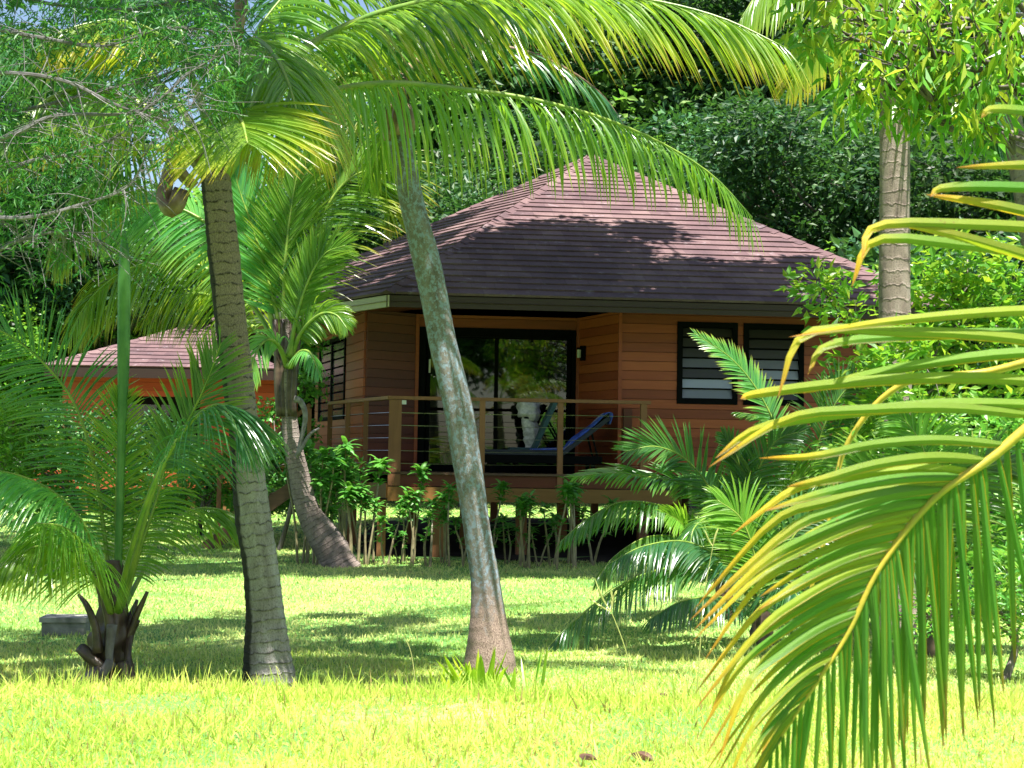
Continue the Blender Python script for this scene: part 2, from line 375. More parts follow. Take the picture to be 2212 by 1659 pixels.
MAT['wallred'] = plain('red_pot_glaze', (.30, .07, .03), .4)
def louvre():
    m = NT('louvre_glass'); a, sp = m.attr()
    m.col(m.ramp(sp.outputs[0], [(0, (.03, .026, .026)), (.45, (.12, .11, .14)), (1, (.46, .46, .62))])); m.set(Roughness=.18); m.b.inputs['Specular IOR Level'].default_value = .9  # sky reflected in the blades painted as blue grey base tones
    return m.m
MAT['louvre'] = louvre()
def glass():
    m = NT('door_glass')
    fr = m.n('Fresnel'); fr.inputs[0].default_value = 1.75
    g = m.n('BsdfGlossy'); g.inputs['Roughness'].default_value = .02; g.inputs[0].default_value = (.95, 1, .97, 1)
    t = m.n('BsdfTransparent'); t.inputs[0].default_value = (.30, .32, .30, 1)
    mx = m.n('MixShader'); f = m.math('MULTIPLY_ADD', fr.outputs[0], .75, .02)
    m.l(f, mx.inputs[0]); m.l(t.outputs[0], mx.inputs[1]); m.l(g.outputs[0], mx.inputs[2]); m.l(mx.outputs[0], m.out.inputs[0])
    return m.m
MAT['glass'] = glass()
def soil():
    m = NT('lawn_soil'); p = m.coord()
    a = m.noise(p, .8, 5, .6); b = m.noise(p, 14, 4, .7)
    c = m.ramp(m.math('ADD', m.math('MULTIPLY', a, .6), m.math('MULTIPLY', b, .4)), [(.3, (.03, .12, .03)), (.5, (.12, .28, .05)), (.68, (.48, .50, .18))])
    m.col(c); m.set(Roughness=.95); m.bump(b, .03, .7); return m.m
MAT['soil'] = soil()

MAT['shade_dark'] = plain('painted_underfloor_shade', (.045, .035, .03), .95, nz=6, c2=(.02, .016, .014), spec=.1)  # nearly black colour standing in for the shade under the house
# ---------------------------------------------------------------- fronds
def leaflets(m, B, d0, side_w, L, w, droop, seg=5, fold=0.0, ca=None, mi=0, curl=0.0, taper0=.55, tipyel=0.0, kink=None):
    """Vectorised strips. B,d0: N x 3 base and direction, side_w: N x 3 width vector, L,w: N."""
    N = len(B); T = np.linspace(0, 1, seg + 1)
    pos = B.copy(); step = (L / seg)[:, None]; rows = []; d = d0.copy()
    prof = np.interp(T, [0, .08, .3, .7, .9, 1], [taper0, .85, 1, .8, .42, .04])
    for j, t in enumerate(T):
        g = np.zeros((N, 3)); g[:, 2] = -droop * t
        if kink is not None: g[:, 2] -= kink[0] * (t > kink[1])
        dd = norm(d + g)
        if j: pos = pos + dd * step
        wv = norm(side_w - (side_w * dd).sum(1, keepdims=True) * dd)
        nrm = np.cross(dd, wv)
        if curl:
            a = curl * t; wv = wv * math.cos(a) + nrm * math.sin(a); nrm = np.cross(dd, wv)
        hw = (w * prof[j] / 2)[:, None]
        if fold: rows.append(np.stack([pos - wv * hw - nrm * hw * fold, pos + nrm * hw * fold * .4, pos + wv * hw - nrm * hw * fold], 1))
        else: rows.append(np.stack([pos - wv * hw, pos + wv * hw], 1))
    V = np.stack(rows, 1)                     # N, seg+1, k, 3
    k = V.shape[2]; base = np.arange(N)[:, None, None] * (seg + 1) * k
    i = np.arange(seg)[None, :, None]; j = np.arange(k - 1)[None, None, :]
    a = base + i * k + j
    q = np.stack([a, a + 1, a + k + 1, a + k], -1).reshape(-1, 4)
    c = np.zeros((N, seg + 1, k, 4)); c[..., 0] = rs.rand(N)[:, None, None]; c[..., 3] = T[None, :, None]
    y = np.zeros(N) if ca is None else ca
    tt = np.clip((T - .45) / .55, 0, 1) ** 1.5
    c[..., 1] = np.clip(y[:, None, None] * (.35 + .65 * tt[None, :, None]) + tipyel * (rs.rand(N)[:, None, None] * .6 + .7) * tt[None, :, None], 0, 1)
    c[..., 2] = np.clip((T[None, :, None] - .93) / .07, 0, 1) * (tipyel > .3) * .8
    m.add(V.reshape(-1, 3), q=q, c=c.reshape(-1, 4), m=mi)

def frond(parent, pts, L=.5, w=.03, n=60, up=None, a=(62, 22), droop=.8, vee=.25, start=.18, yel=.1, mat='coco', pet='petiole', r=(.016, .003),
          sides=(1, -1), roll=.0, fold=.35, seg=5, jit=.12, prof=None, tipyel=0.0, name='frond', loc=None, kink=None, miss=.03, basew=1.6, flat=None):
    """A feather palm leaf: rachis through pts, two rows of leaflets."""
    if flat is not None and up is None: up = flat
    m = MB(); p = smooth(pts, 40)
    s = np.linspace(0, 1, 40)
    rr = r[1] + (r[0] - r[1]) * (1 - s) ** 1.1; rr = rr * (1 + (basew - 1) * np.exp(-s * 14))
    mr = MB(); tube(mr, p, rr, 6)
    T = norm(np.gradient(p, axis=0))
    for sd in sides:
        q = start + (1 - start) * ((np.arange(n) + rs.uniform(-.25, .25, n)) / n); q = np.clip(q, 0, .999)
        keep = rs.rand(n) > miss; q = q[keep]; N = len(q)
        f = (q - start) / (1 - start)
        idx = q * 39; i0 = idx.astype(int); fr = (idx - i0)[:, None]
        B = p[i0] * (1 - fr) + p[np.minimum(i0 + 1, 39)] * fr; t = norm(T[i0] * (1 - fr) + T[np.minimum(i0 + 1, 39)] * fr)
        U = np.tile(A3(0, 0, 1) if up is None else np.asarray(up, float), (N, 1))
        S = norm(np.cross(t, U)); U2 = norm(np.cross(S, t))
        ang = np.radians(a[0] + (a[1] - a[0]) * f ** .8 + rs.normal(0, 4, N))
        ve = vee + rs.normal(0, jit, N)
        lat = S * sd * np.cos(ve)[:, None] + U2 * np.sin(ve)[:, None]
        d0 = norm(t * np.cos(ang)[:, None] + lat * np.sin(ang)[:, None] + rs.normal(0, jit * .25, (N, 3)))
        lp = np.interp(f, [0, .12, .35, .6, .85, 1], prof or [.55, .85, 1, .95, .62, .30])
        LL = L * lp * rs.uniform(.88, 1.08, N)
        ww = w * np.interp(f, [0, .3, .8, 1], [.9, 1, .8, .45]) * rs.uniform(.8, 1.1, N)
        sw = norm(t * math.cos(roll) + U2 * math.sin(roll) + rs.normal(0, .12, (N, 3)))
        if flat is not None: sw = norm(np.cross(d0, np.tile(np.asarray(flat, float), (N, 1))) + rs.normal(0, .1, (N, 3)))
        yy = np.clip(yel + rs.normal(0, .10, N), 0, 1)
        leaflets(m, B, d0, sw, LL, ww, droop * rs.uniform(.8, 1.2, (N,))[:, None][:, 0].mean(), seg, fold, yy, 0, tipyel=tipyel, kink=kink)
    o = mr.build(name, MAT[pet], parent, shade=True)
    lo = m.build('leaves', MAT[mat]); lo.parent = o
    return o

def arc(c, az, el, Lr, sag, n=6, side=0.0):
    """Rachis points from crown centre c: azimuth, elevation (deg), length, how fast it bends down."""
    p = np.array(c, float); out = [p.copy()]; e = rad(el); a = rad(az)
    for i in range(n):
        d = A3(math.sin(a) * math.cos(e), math.cos(a) * math.cos(e), math.sin(e))
        p = p + d * Lr / n; out.append(p.copy()); e -= rad(sag) * (.6 + .8 * i / n) / n; a += rad(side) / n
    return out

def rosette(parent, c, specs, **kw):
    for az, el, Lr, sag in specs: frond(parent, arc(c, az, el, Lr, sag, side=rs.uniform(-12, 12)), **kw)

def PX(l, D):
    """Overview pixel list -> world points; entries (px, py) at D or (px, py, D)."""
    return [P(q[0], q[1], q[2] if len(q) > 2 else D) for q in l]

def trunk_from_edges(rows, D, n=60):
    """rows: (y, xl, xr[, dD]) in overview pixels -> points and radii."""
    out = []
    for r_ in rows:
        y, xl, xr = r_[:3]; dD = r_[3] if len(r_) > 3 else 0
        q = P((xl + xr) / 2, y, D + dD); out.append([*q, (xr - xl) / 2 * (D + dD) / FPX])
    s = smooth(out, n); return s[:, :3], s[:, 3]
def ringwob(seed=0, rings=13.0, amp=.02, lump=.04):
    def f(L, a):
        ph = (L * rings + .35 * np.sin(a + seed) + .2 * np.sin(2 * a + L * 3)) % 1.0
        return 1 + amp * (1 - ph) * 2 - amp + lump * np.sin(3 * a + L * 2.3 + seed) * np.sin(L * 1.7 + seed) + lump * .4 * np.sin(7 * a + L * 9)
    return f

# ---------------------------------------------------------------- broad leaves
def leafcloud(m, centers, radii, n, size, asp=.5, yel=.1, hang=0.0, shell=.55, squash=.75, mi=0, seg2=True, clumpvar=.5):
    """Many small leaves spread through clumps; each leaf a bent rhombus of two quads' worth of faces."""
    centers = np.asarray(centers, float); radii = np.broadcast_to(radii, (len(centers),)); n = np.broadcast_to(n, (len(centers),)).astype(int)
    idx = np.repeat(np.arange(len(centers)), n); N = len(idx)
    d = norm(rs.normal(0, 1, (N, 3))); rr = (shell + (1 - shell) * rs.rand(N)) ** 1.0
    rr = np.where(rs.rand(N) < .25, rs.rand(N), rr)
    lump = 1 + .28 * np.sin(d[:, 0] * 4.1 + idx) * np.sin(d[:, 1] * 5.3 + idx * 2) + .2 * np.sin(d[:, 2] * 6 + idx * 1.7)
    pos = centers[idx] + d * (rr * radii[idx] * lump)[:, None] * A3(1, 1, squash)
    ax = norm(rs.normal(0, 1, (N, 3)) * A3(1, 1, .6) + d * .5 + A3(0, 0, -hang))
    nn = norm(rs.normal(0, .8, (N, 3)) + A3(0, 0, .9) + d * .5)
    sd_ = norm(np.cross(ax, nn)); nn = np.cross(sd_, ax)
    s = size * rs.uniform(.6, 1.25, N)[:, None]; w = s * asp / 2
    a = pos; b = pos + ax * s * .45 + sd_ * w + nn * s * .06; c_ = pos + ax * s - nn * s * .10; e = pos + ax * s * .45 - sd_ * w + nn * s * .06
    V = np.stack([a, b, c_, e], 1).reshape(-1, 3)
    k = np.arange(N)[:, None] * 4; t = np.concatenate([k + np.array([0, 1, 2]), k + np.array([0, 2, 3])])
    cv = rs.rand(len(centers))[idx] * clumpvar; col = np.zeros((N, 4, 4)); col[..., 0] = (rs.rand(N) * (1 - clumpvar) + cv)[:, None]
    col[..., 1] = np.clip(yel * rs.rand(N) * 2 * (rs.rand(N) < .6), 0, 1)[:, None]
    m.add(V, t=t, c=col.reshape(-1, 4), m=mi)

def limb(m, a, b, r0, r1, sag=.12, k=6, n=9):
    a = np.asarray(a, float); b = np.asarray(b, float); L = np.linalg.norm(b - a)
    mid = (a + b) / 2 + A3(rs.normal(0, .07), rs.normal(0, .07), sag) * L; m2 = a * .75 + b * .25 + A3(rs.normal(0, .05), rs.normal(0, .05), sag * .8) * L
    s = smooth([a, m2, mid, b], n); tube(m, s, np.linspace(r0, r1, n), k)

def broad_tree(name, label, cat, base, clumps, r0, leaf='forest', size=.16, n=900, trunk_top=None, asp=.5, group=None, yel=.1, hang=0, fork=.45, squash=.75, wob=.0, twigs=True, mat='wbark'):
    """clumps: list of (x, y, z, radius) in world space."""
    t = thing(name, label, cat, base, group); base = np.asarray(base, float)
    cl = np.asarray(clumps, float); top = np.asarray(trunk_top, float) if trunk_top is not None else np.append(cl[:, :2].mean(0) * .3 + base[:2] * .7, cl[:, 2].mean())
    m = MB(); mid = base * .5 + top * .5 + A3(rs.normal(0, .25), rs.normal(0, .25), 0)
    p = smooth([base - A3(0, 0, .15), mid, top], 20); rr = np.linspace(r0, r0 * .4, 20); rr[0] *= 1.35; rr[1] *= 1.12
    tube(m, p, rr, 9, wob=ringwob(rs.rand() * 9, 1, .0, .06))
    for c in cl:
        i = int(np.clip(20 * (fork + rs.rand() * (1 - fork) * .9), 3, 18)); r1 = rr[i] * .55
        limb(m, p[i], c[:3], r1, r1 * .25)
        if twigs:
            for _ in range(4):
                e = c[:3] + norm(rs.normal(0, 1, 3)) * c[3] * .85 * A3(1, 1, squash); limb(m, c[:3] * .85 + p[i] * .15, e, r1 * .3, r1 * .06, k=4, n=5)
    m.build('trunk', MAT[mat], t, shade=True)
    m = MB(); leafcloud(m, cl[:, :3], cl[:, 3], np.maximum(60, (n * (cl[:, 3] / cl[:, 3].mean()) ** 2)).astype(int), size, asp, yel, hang, squash=squash)
    m.build('crown', MAT[leaf], t)
    return t
# ---------------------------------------------------------------- bungalow
class Frame:
    """Local building axes: u to the right along the front, v away from the viewer."""
    def __init__(s, o, deg): s.o = np.asarray(o, float); s.a = rad(deg); s.e1 = A3(math.cos(s.a), math.sin(s.a), 0); s.e2 = A3(-math.sin(s.a), math.cos(s.a), 0)
    def __call__(s, u, v, z): return np.append((s.o + s.e1 * u + s.e2 * v)[:2], z)
    def u_at(s, px, v, z):
        lo, hi = -30.0, 30.0
        for _ in range(50):
            mid = (lo + hi) / 2
            if proj(s(mid, v, z))[0] < px: lo = mid
            else: hi = mid
        return lo
V0 = P(835, 634, 19.0); EZ = V0[2]
H = Frame((V0[0], V0[1], 0), 5.0)
FL = 1.16
def planks(m, A, B, rects, th=.03, ph=.135, out=None, zref=FL):
    """Boarded wall between ground points A and B; rects (s0, s1, z0, z1) with s in metres from A. out: outward normal."""
    A = np.asarray(A, float)[:2]; B = np.asarray(B, float)[:2]; d = B - A; L = np.linalg.norm(d); d = d / L
    nrm = np.array([d[1], -d[0]]) if out is None else np.asarray(out, float)[:2]
    for s0, s1, z0, z1 in rects:
        k0 = int(math.floor((z0 - zref) / ph)); k1 = int(math.ceil((z1 - zref) / ph))
        o = A + d * s0
        obox(m, [*(o - nrm * .05), z0], [*(d * (s1 - s0)), 0], [*(nrm * .045), 0], [0, 0, z1 - z0], (0, 0, 0, 0))
        for k in range(k0, k1):
            a = max(z0, zref + k * ph + .004); b = min(z1, zref + (k + 1) * ph - .004)
            if b - a < .01: continue
            obox(m, [*o, a], [*(d * (s1 - s0)), 0], [*(nrm * th), 0], [0, 0, b - a], ((math.sin(k * 12.9898 + round(float(A[0]), 2) * 3.1) * 43758.5) % 1.0, 0, 0, 0))
    return d, nrm, L

def hip_roof(parent, apex, ev, course=.25, step=.030, rname='roof', caps=True, mat='shingle'):
    """Shingled facets from apex to consecutive eave vertices, laid in stepped courses; hips capped."""
    apex = np.asarray(apex, float); n = len(ev); m = MB()
    for i in range(n):
        a = np.asarray(ev[i], float); b = np.asarray(ev[(i + 1) % n], float)
        mid = (a + b) / 2; sl = np.linalg.norm(apex - mid); K = max(4, int(sl / course)); nr = norm(np.cross(b - a, apex - a))
        if nr[2] < 0: nr = -nr
        Lb = np.linalg.norm(b - a)
        for k in range(K):
            f0 = k / K; f1 = min(1, (k + 1.25) / K)
            p0 = a + (apex - a) * f0; p1 = b + (apex - b) * f0; q0 = a + (apex - a) * f1; q1 = b + (apex - b) * f1
            lift = nr * step; jit = nr * 0.003 * math.sin(k * 2.7)
            v = [p0 + lift + jit, p1 + lift - jit, q1 + nr * .004, q0 + nr * .004, p0 - nr * .004, p1 - nr * .004]
            L0 = Lb * (1 - f0); L1 = Lb * (1 - f1); rnd = rs.rand() * .8
            c = [(-L0 / 2 + rnd, k, 0, 0), (L0 / 2 + rnd, k, 0, 0), (L1 / 2 + rnd, k, 0, 0), (-L1 / 2 + rnd, k, 0, 0), (-L0 / 2 + rnd, k, 0, 0), (L0 / 2 + rnd, k, 0, 0)]
            m.add(v, q=[(0, 1, 2, 3), (4, 5, 1, 0)], c=c)
        m.add([a - nr * .06, b - nr * .06, apex - nr * .06], t=[(0, 2, 1)], c=(0, 99, 0, 0))
    ro = m.build(rname, MAT[mat], parent)
    if caps:
        m = MB()
        for i in range(n):
            a = np.asarray(ev[i], float); d = apex - a; L = np.linalg.norm(d); K = int(L / .30); dn = d / L
            s = norm(np.cross(dn, A3(0, 0, 1))); up = np.cross(s, dn)
            for k in range(K):
                o = a + d * (k / K); e = a + d * ((k + 1.15) / K)
                r1 = up * .052; r2 = up * .036; wd = .12; dr = -up * .054
                v = [o + s * wd + dr + r1, o + r1, o - s * wd + dr + r1, e + s * wd + dr + r2, e + r2, e - s * wd + dr + r2]
                m.add(v, q=[(0, 1, 4, 3), (1, 2, 5, 4)], t=[(0, 2, 1)], c=(k * .37, 40 + k, 0, 0))
        m.build('hip_caps', MAT[mat], ro)
    return ro

house = thing('bungalow', 'red brown timber bungalow on stilts with purple brown shingled hip roof and cable railed deck', 'bungalow', H(3, 6, 0))
# roof
ev = [H(0, 0, EZ), H(7.9, 0, EZ), H(11.0, 6.2, EZ), H(7.9, 13.2, EZ), H(0.8, 13.2, EZ)]
w5 = H(0, 0, 0) + 5.4 * A3(math.cos(rad(127)), math.sin(rad(127)), 0); ev.append(A3(w5[0], w5[1], EZ))
apex = H(3.75, 7.0, 0); apex[2] = P(1280, 338, apex[1])[2]
print('apex', apex, proj(apex), 'V1', proj(ev[1]), 'V5', proj(ev[5]))
roof = hip_roof(house, apex, ev)
m = MB(); mp = MB()
for i in range(6):                                   # eave boards and sloped soffit
    a, b = ev[i], ev[(i + 1) % 6]; d = norm(b - a); o = np.array([d[1], -d[0], 0])
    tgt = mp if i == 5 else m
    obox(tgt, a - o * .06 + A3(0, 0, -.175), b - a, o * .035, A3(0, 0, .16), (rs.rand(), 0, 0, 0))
m.build('fascia', MAT['fascia'], house); mp.build('fascia', MAT['fascia_sunlit'], house)['label'] = 'eave board on the left side, sunlight painted into its pale colour'
m = MB(); cen = H(4.0, 6.6, 0)
for i in range(6):
    a, b = ev[i] + A3(0, 0, -.10), ev[(i + 1) % 6] + A3(0, 0, -.10)
    a2 = a + (np.append(cen[:2], a[2]) - a) * .30 + A3(0, 0, .10); b2 = b + (np.append(cen[:2], b[2]) - b) * .30 + A3(0, 0, .10)
    m.add([a, b, b2, a2], q=[(0, 1, 2, 3)], c=(.5, 0, 0, 0))
m.build('soffit', MAT['plank_shaded'], house)

ZT = 3.62
u_c = H.u_at(788, 1.7, 2.2); LC = H(u_c, 1.7, 0)                 # left front wall corner
u_d0 = H.u_at(902, 2.2, 2.2); D0 = H(u_d0, 2.2, 0)
u_d1 = H.u_at(1249, 2.2, 2.2); D1 = H(u_d1, 2.2, 0)
u_r0 = H.u_at(1340, 1.0, 2.2); R0 = H(u_r0, 1.0, 0)
R1 = H(7.1, 1.0, 0)
u_l = H.u_at(684, 5.0, 2.2); LL_ = H(u_l, 5.0, 0)
def dist(a, b): return float(np.linalg.norm(np.asarray(a)[:2] - np.asarray(b)[:2]))
def zpix(py, px, Y): return P(px, py, Y)[2]
# left wall with a louvre window, corner to back (A at back so the outward normal points left)
m = MB(); Lw = dist(LL_, LC); wz0, wz1 = 1.93, zpix(718, 735, 21.5)
s_w1 = Lw - dist(LC, H(H.u_at(754, 2.0, 2.4), 2.0, 0)) if False else Lw * .66
planks(m, LL_, LC, [(0, Lw * .10, FL, ZT), (Lw * .10, Lw * .66, FL, wz0), (Lw * .10, Lw * .66, wz1, ZT), (Lw * .66, Lw, FL, ZT)])
w = m.build('wall', MAT['plank'], house); w['label'] = 'orange brown plank wall on the left side of the bungalow'
m = MB(); planks(m, LC, D0, [(0, dist(LC, D0), FL, ZT)]); w = m.build('wall', MAT['plank_shaded'], house); w['label'] = 'plank return wall left of the sliding door, shade painted into its colour'
m = MB(); Ld = dist(D0, D1); dz1 = zpix(710, 1075, D0[1] + .1)
planks(m, D0, D1, [(0, Ld, dz1, ZT)]); m.build('wall', MAT['plank'], house)
m = MB(); planks(m, D1, R0, [(0, dist(D1, R0), FL, ZT)]); w = m.build('wall', MAT['plank'], house); w['label'] = 'angled plank wall right of the sliding door'
m = MB(); Lr = dist(R0, R1)
def s_at(px, py=800): return H.u_at(px, 1.0, 2.4) - u_r0
ws = [s_at(1461), s_at(1592), s_at(1604), s_at(1735)]; wb, wt = zpix(874, 1530, R0[1] + .15), zpix(697, 1530, R0[1] + .15)
planks(m, R0, R1, [(0, ws[0], FL, ZT), (ws[0], ws[3], FL, wb), (ws[0], ws[3], wt, ZT), (ws[1], ws[2], wb, wt), (ws[3], Lr, FL, ZT)])
w = m.build('wall', MAT['plank'], house); w['label'] = 'red brown plank front wall with the pair of louvre windows'
m = MB()
E1 = H(9.9, 6.2, 0); E2 = H(7.0, 12.2, 0); E3 = H(1.4, 12.2, 0)
for A_, B_ in ((R1, E1), (E1, E2), (E2, E3), (E3, LL_)): planks(m, A_, B_, [(0, dist(A_, B_), FL - .1, ZT)], ph=.27)
m.build('wall', MAT['plank'], house)
# corner boards
for q in (R0, D0, D1):
    m = MB(); obox(m, q - H.e1 * .045 - H.e2 * .075 + A3(0, 0, FL), H.e1 * .05, H.e2 * .05, A3(0, 0, ZT - FL), (.4, 0, 0, 0)); m.build('corner_board', MAT['plank'], house)
# floor slab, underfloor and interior
m = MB()
pl = [LC, D0, D1, R0, R1, E1, E2, E3, LL_]
for i in range(1, len(pl) - 1):
    for z, o in ((FL - .01, 1), (FL - .22, -1), (3.5, -1)):
        tri = [np.append(pl[0][:2], z), np.append(pl[i][:2], z), np.append(pl[i + 1][:2], z)]
        m.add(tri, t=[(0, 1, 2)])
for A_, B_ in zip(pl, pl[1:] + pl[:1]):
    m.add([np.append(A_[:2], FL - .22), np.append(B_[:2], FL - .22), np.append(B_[:2], FL - .01), np.append(A_[:2], FL - .01)], q=[(0, 1, 2, 3)])
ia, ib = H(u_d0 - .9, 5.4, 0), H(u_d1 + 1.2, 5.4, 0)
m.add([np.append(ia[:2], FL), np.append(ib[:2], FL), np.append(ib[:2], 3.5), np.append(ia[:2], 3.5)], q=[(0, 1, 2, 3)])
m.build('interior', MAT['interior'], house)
# sliding door
def rect_frame(m, fr, u0, u1, v, z0, z1, t=.055, dp=.06, top=None):
    top = top or t
    for (a, b, c, d) in ((u0, u0 + t, z0, z1), (u1 - t, u1, z0, z1), (u0 + t, u1 - t, z0, z0 + t), (u0 + t, u1 - t, z1 - top, z1)):
        obox(m, fr(a, v, c), fr.e1 * (b - a), fr.e2 * dp, A3(0, 0, d - c))
dv = 2.17
m = MB(); rect_frame(m, H, u_d0 + .01, u_d1 - .01, dv, FL, dz1, .10, .09, .13)
door = m.build('sliding_door', MAT['black'], house)
um = H.u_at(1072, dv, 2.2)
m = MB(); rect_frame(m, H, u_d0 + .13, um + .03, dv + .05, FL + .05, dz1 - .10, .055, .035); m.build('door_leaf', MAT['black'], door)
m = MB(); rect_frame(m, H, um - .03, u_d1 - .13, dv + .015, FL + .05, dz1 - .10, .055, .03); m.build('door_leaf', MAT['black'], door)
m = MB(); obox(m, H(u_d0 + .18, dv + .065, FL + .1), H.e1 * (um - u_d0 - .2), H.e2 * .006, A3(0, 0, dz1 - FL - .25)); m.build('glass_pane', MAT['glass'], door)
m = MB(); obox(m, H(um + .02, dv + .028, FL + .1), H.e1 * (u_d1 - um - .2), H.e2 * .006, A3(0, 0, dz1 - FL - .25)); m.build('glass_pane', MAT['glass'], door)
m = MB(); hu = H.u_at(926, dv, 2.6); obox(m, H(hu, dv - .03, zpix(803, 926, 21)), H.e1 * .025, H.e2 * .05, A3(0, 0, .20)); m.build('door_handle', MAT['white'], door)
# right windows with louvre blades
for (a, b) in ((ws[0], ws[1]), (ws[2], ws[3])):
    m = MB(); u0, u1 = u_r0 + a, u_r0 + b
    rect_frame(m, H, u0 + .003, u1 - .003, 1.0 - .05, wb + .003, wt - .003, .075, .10)
    wdw = m.build('louvre_window', MAT['black'], house)
    nb = 7; hgt = (wt - wb - .15) / nb
    for k in range(nb):
        m = MB(); z = wb + .075 + k * hgt
        o = H(u0 + .075, 1.0 - .035, z + .012)
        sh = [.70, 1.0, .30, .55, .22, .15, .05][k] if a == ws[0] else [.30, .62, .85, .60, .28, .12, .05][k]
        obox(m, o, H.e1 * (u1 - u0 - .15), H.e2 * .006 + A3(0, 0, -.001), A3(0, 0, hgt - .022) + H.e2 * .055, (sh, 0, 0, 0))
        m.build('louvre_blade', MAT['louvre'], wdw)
    m = MB(); obox(m, H(u0 + .07, 1.075, wb + .05), H.e1 * (u1 - u0 - .14), H.e2 * .01, A3(0, 0, wt - wb - .1)); m.build('insect_screen', MAT['black'], wdw)
# left window
m = MB(); dl = norm(np.append((LC - LL_)[:2], 0)); nl = np.array([dl[1], -dl[0], 0])
o = np.append(LL_[:2], 0) + dl * Lw * .10; wl = Lw * .56
for (a, b, c, d) in ((0, .06, wz0, wz1), (wl - .06, wl, wz0, wz1), (.06, wl - .06, wz0, wz0 + .06), (.06, wl - .06, wz1 - .06, wz1), (wl / 2 - .04, wl / 2 + .04, wz0 + .06, wz1 - .06)):
    obox(m, o + dl * a + nl * .0 + A3(0, 0, c), dl * (b - a), nl * .05, A3(0, 0, d - c))
wdw = m.build('louvre_window', MAT['black'], house)
for k in range(9):
    for hf in (0, 1):
        m = MB(); hz = (wz1 - wz0 - .12) / 9; z = wz0 + .06 + k * hz
        obox(m, o + dl * (.06 + hf * (wl / 2 - .02)) + nl * .01 + A3(0, 0, z + .01), dl * (wl / 2 - .1), nl * .02 + A3(0, 0, -.02), A3(0, 0, hz - .03), (.12, 0, 0, 0)); m.build('louvre_blade', MAT['louvre'], wdw)
# wall lamp on the angled wall
q = D1 * .82 + R0 * .18; q = np.append(q[:2], zpix(768, 1258, 21)); dr = norm(np.append((R0 - D1)[:2], 0)); nr = np.array([dr[1], -dr[0], 0]); lo = q + nr * .03
m = MB(); obox(m, lo - dr * .05 - A3(0, 0, .06), dr * .10, nr * .05, A3(0, 0, .22)); obox(m, lo - dr * .04 + nr * .05 + A3(0, 0, .11), dr * .08, nr * .06, A3(0, 0, .025)); lamp = m.build('wall_lamp', MAT['black'], house)
m = MB(); tube(m, [lo + nr * .09 + A3(0, 0, -.02), lo + nr * .09 + A3(0, 0, .10)], .03, 10); m.build('lamp_glass', MAT['white'], lamp)
# deck
u_a = H.u_at(838, .25, 1.2); u_b = H.u_at(1402, .25, 1.2)
m = MB(); nbd = 15
for k in range(nbd):
    v = .25 + k * .135
    uu = u_a + (H.u_at(700, 2.8, 1.2) - u_a) * (v - .25) / 2.55
    obox(m, H(uu, v, FL - .035), H.e1 * (u_b - uu), H.e2 * .128, A3(0, 0, .03), (rs.rand(), 0, 0, 0))
for k in range(nbd, 20):
    v = .25 + k * .135; uu = u_a + (H.u_at(700, 2.8, 1.2) - u_a) * (v - .25) / 2.55
    ur = u_c - .05 + (u_l - u_c) * (v - 1.7) / 3.3
    obox(m, H(uu, v, FL - .035), H.e1 * max(.1, ur - uu), H.e2 * .128, A3(0, 0, .03), (rs.rand(), 0, 0, 0))
deck = m.build('deck', MAT['deckwood'], house)
m = MB(); obox(m, H(u_a + .02, .29, .965), H.e1 * (u_b - u_a - .04), H.e2 * .04, A3(0, 0, .155), (.3, 0, 0, 0)); m.build('deck_joist', MAT['plank_shaded'], deck)
m = MB(); obox(m, H(u_a, .25, .765), H.e1 * (u_b - u_a + .4), H.e2 * .05, A3(0, 0, .19), (.6, 0, 0, 0))
uL = H.u_at(700, 2.8, 1.2)
beam(m, H(u_a, .30, .90), H(uL, 2.8, .90), .04, .20, col=(.4, 0, 0, 0)); m.build('deck_beam', MAT['beam_lit'], deck)
m = MB()
for k in range(3): beam(m, H(u_a + .3, .7 + k * .8 if k else .7, 1.04), H(u_b, .7 + k * .8 if k else .7, 1.04), .05, .16, col=(.5, 0, 0, 0))
m.build('floor_joists', MAT['plank_shaded'], house)
for (u, v, w_) in [(H.u_at(950, .45, .5), .45, .20), (H.u_at(1127, .9, .5), .9, .15), (H.u_at(824, .5, .5), .5, .12), (H.u_at(1390, .5, .5), .5, .14), (H.u_at(1005, 2.2, .5), 2.2, .15), (H.u_at(1215, 3.2, .5), 3.2, .15),
                   (H.u_at(890, 3.2, .5), 3.2, .15), (5.2, 1.2, .16), (6.9, 1.2, .16), (H.u_at(760, 2.8, .5), 2.8, .14), (1.6, 6.0, .16), (3.4, 6, .16), (5.2, 6, .16), (7.0, 6, .16), (2.4, 11.8, .16), (4.6, 11.8, .16), (6.6, 11.8, .16), (-1.0, 5.6, .15)]:
    m = MB(); p0 = H(u, v, -.1); obox(m, p0 - H.e1 * w_ / 2, H.e1 * w_, H.e2 * w_, A3(0, 0, .88 if v < 1 else 1.03), (rs.rand(), 0, 0, 0)); m.build('stilt', MAT['postwood'], house)
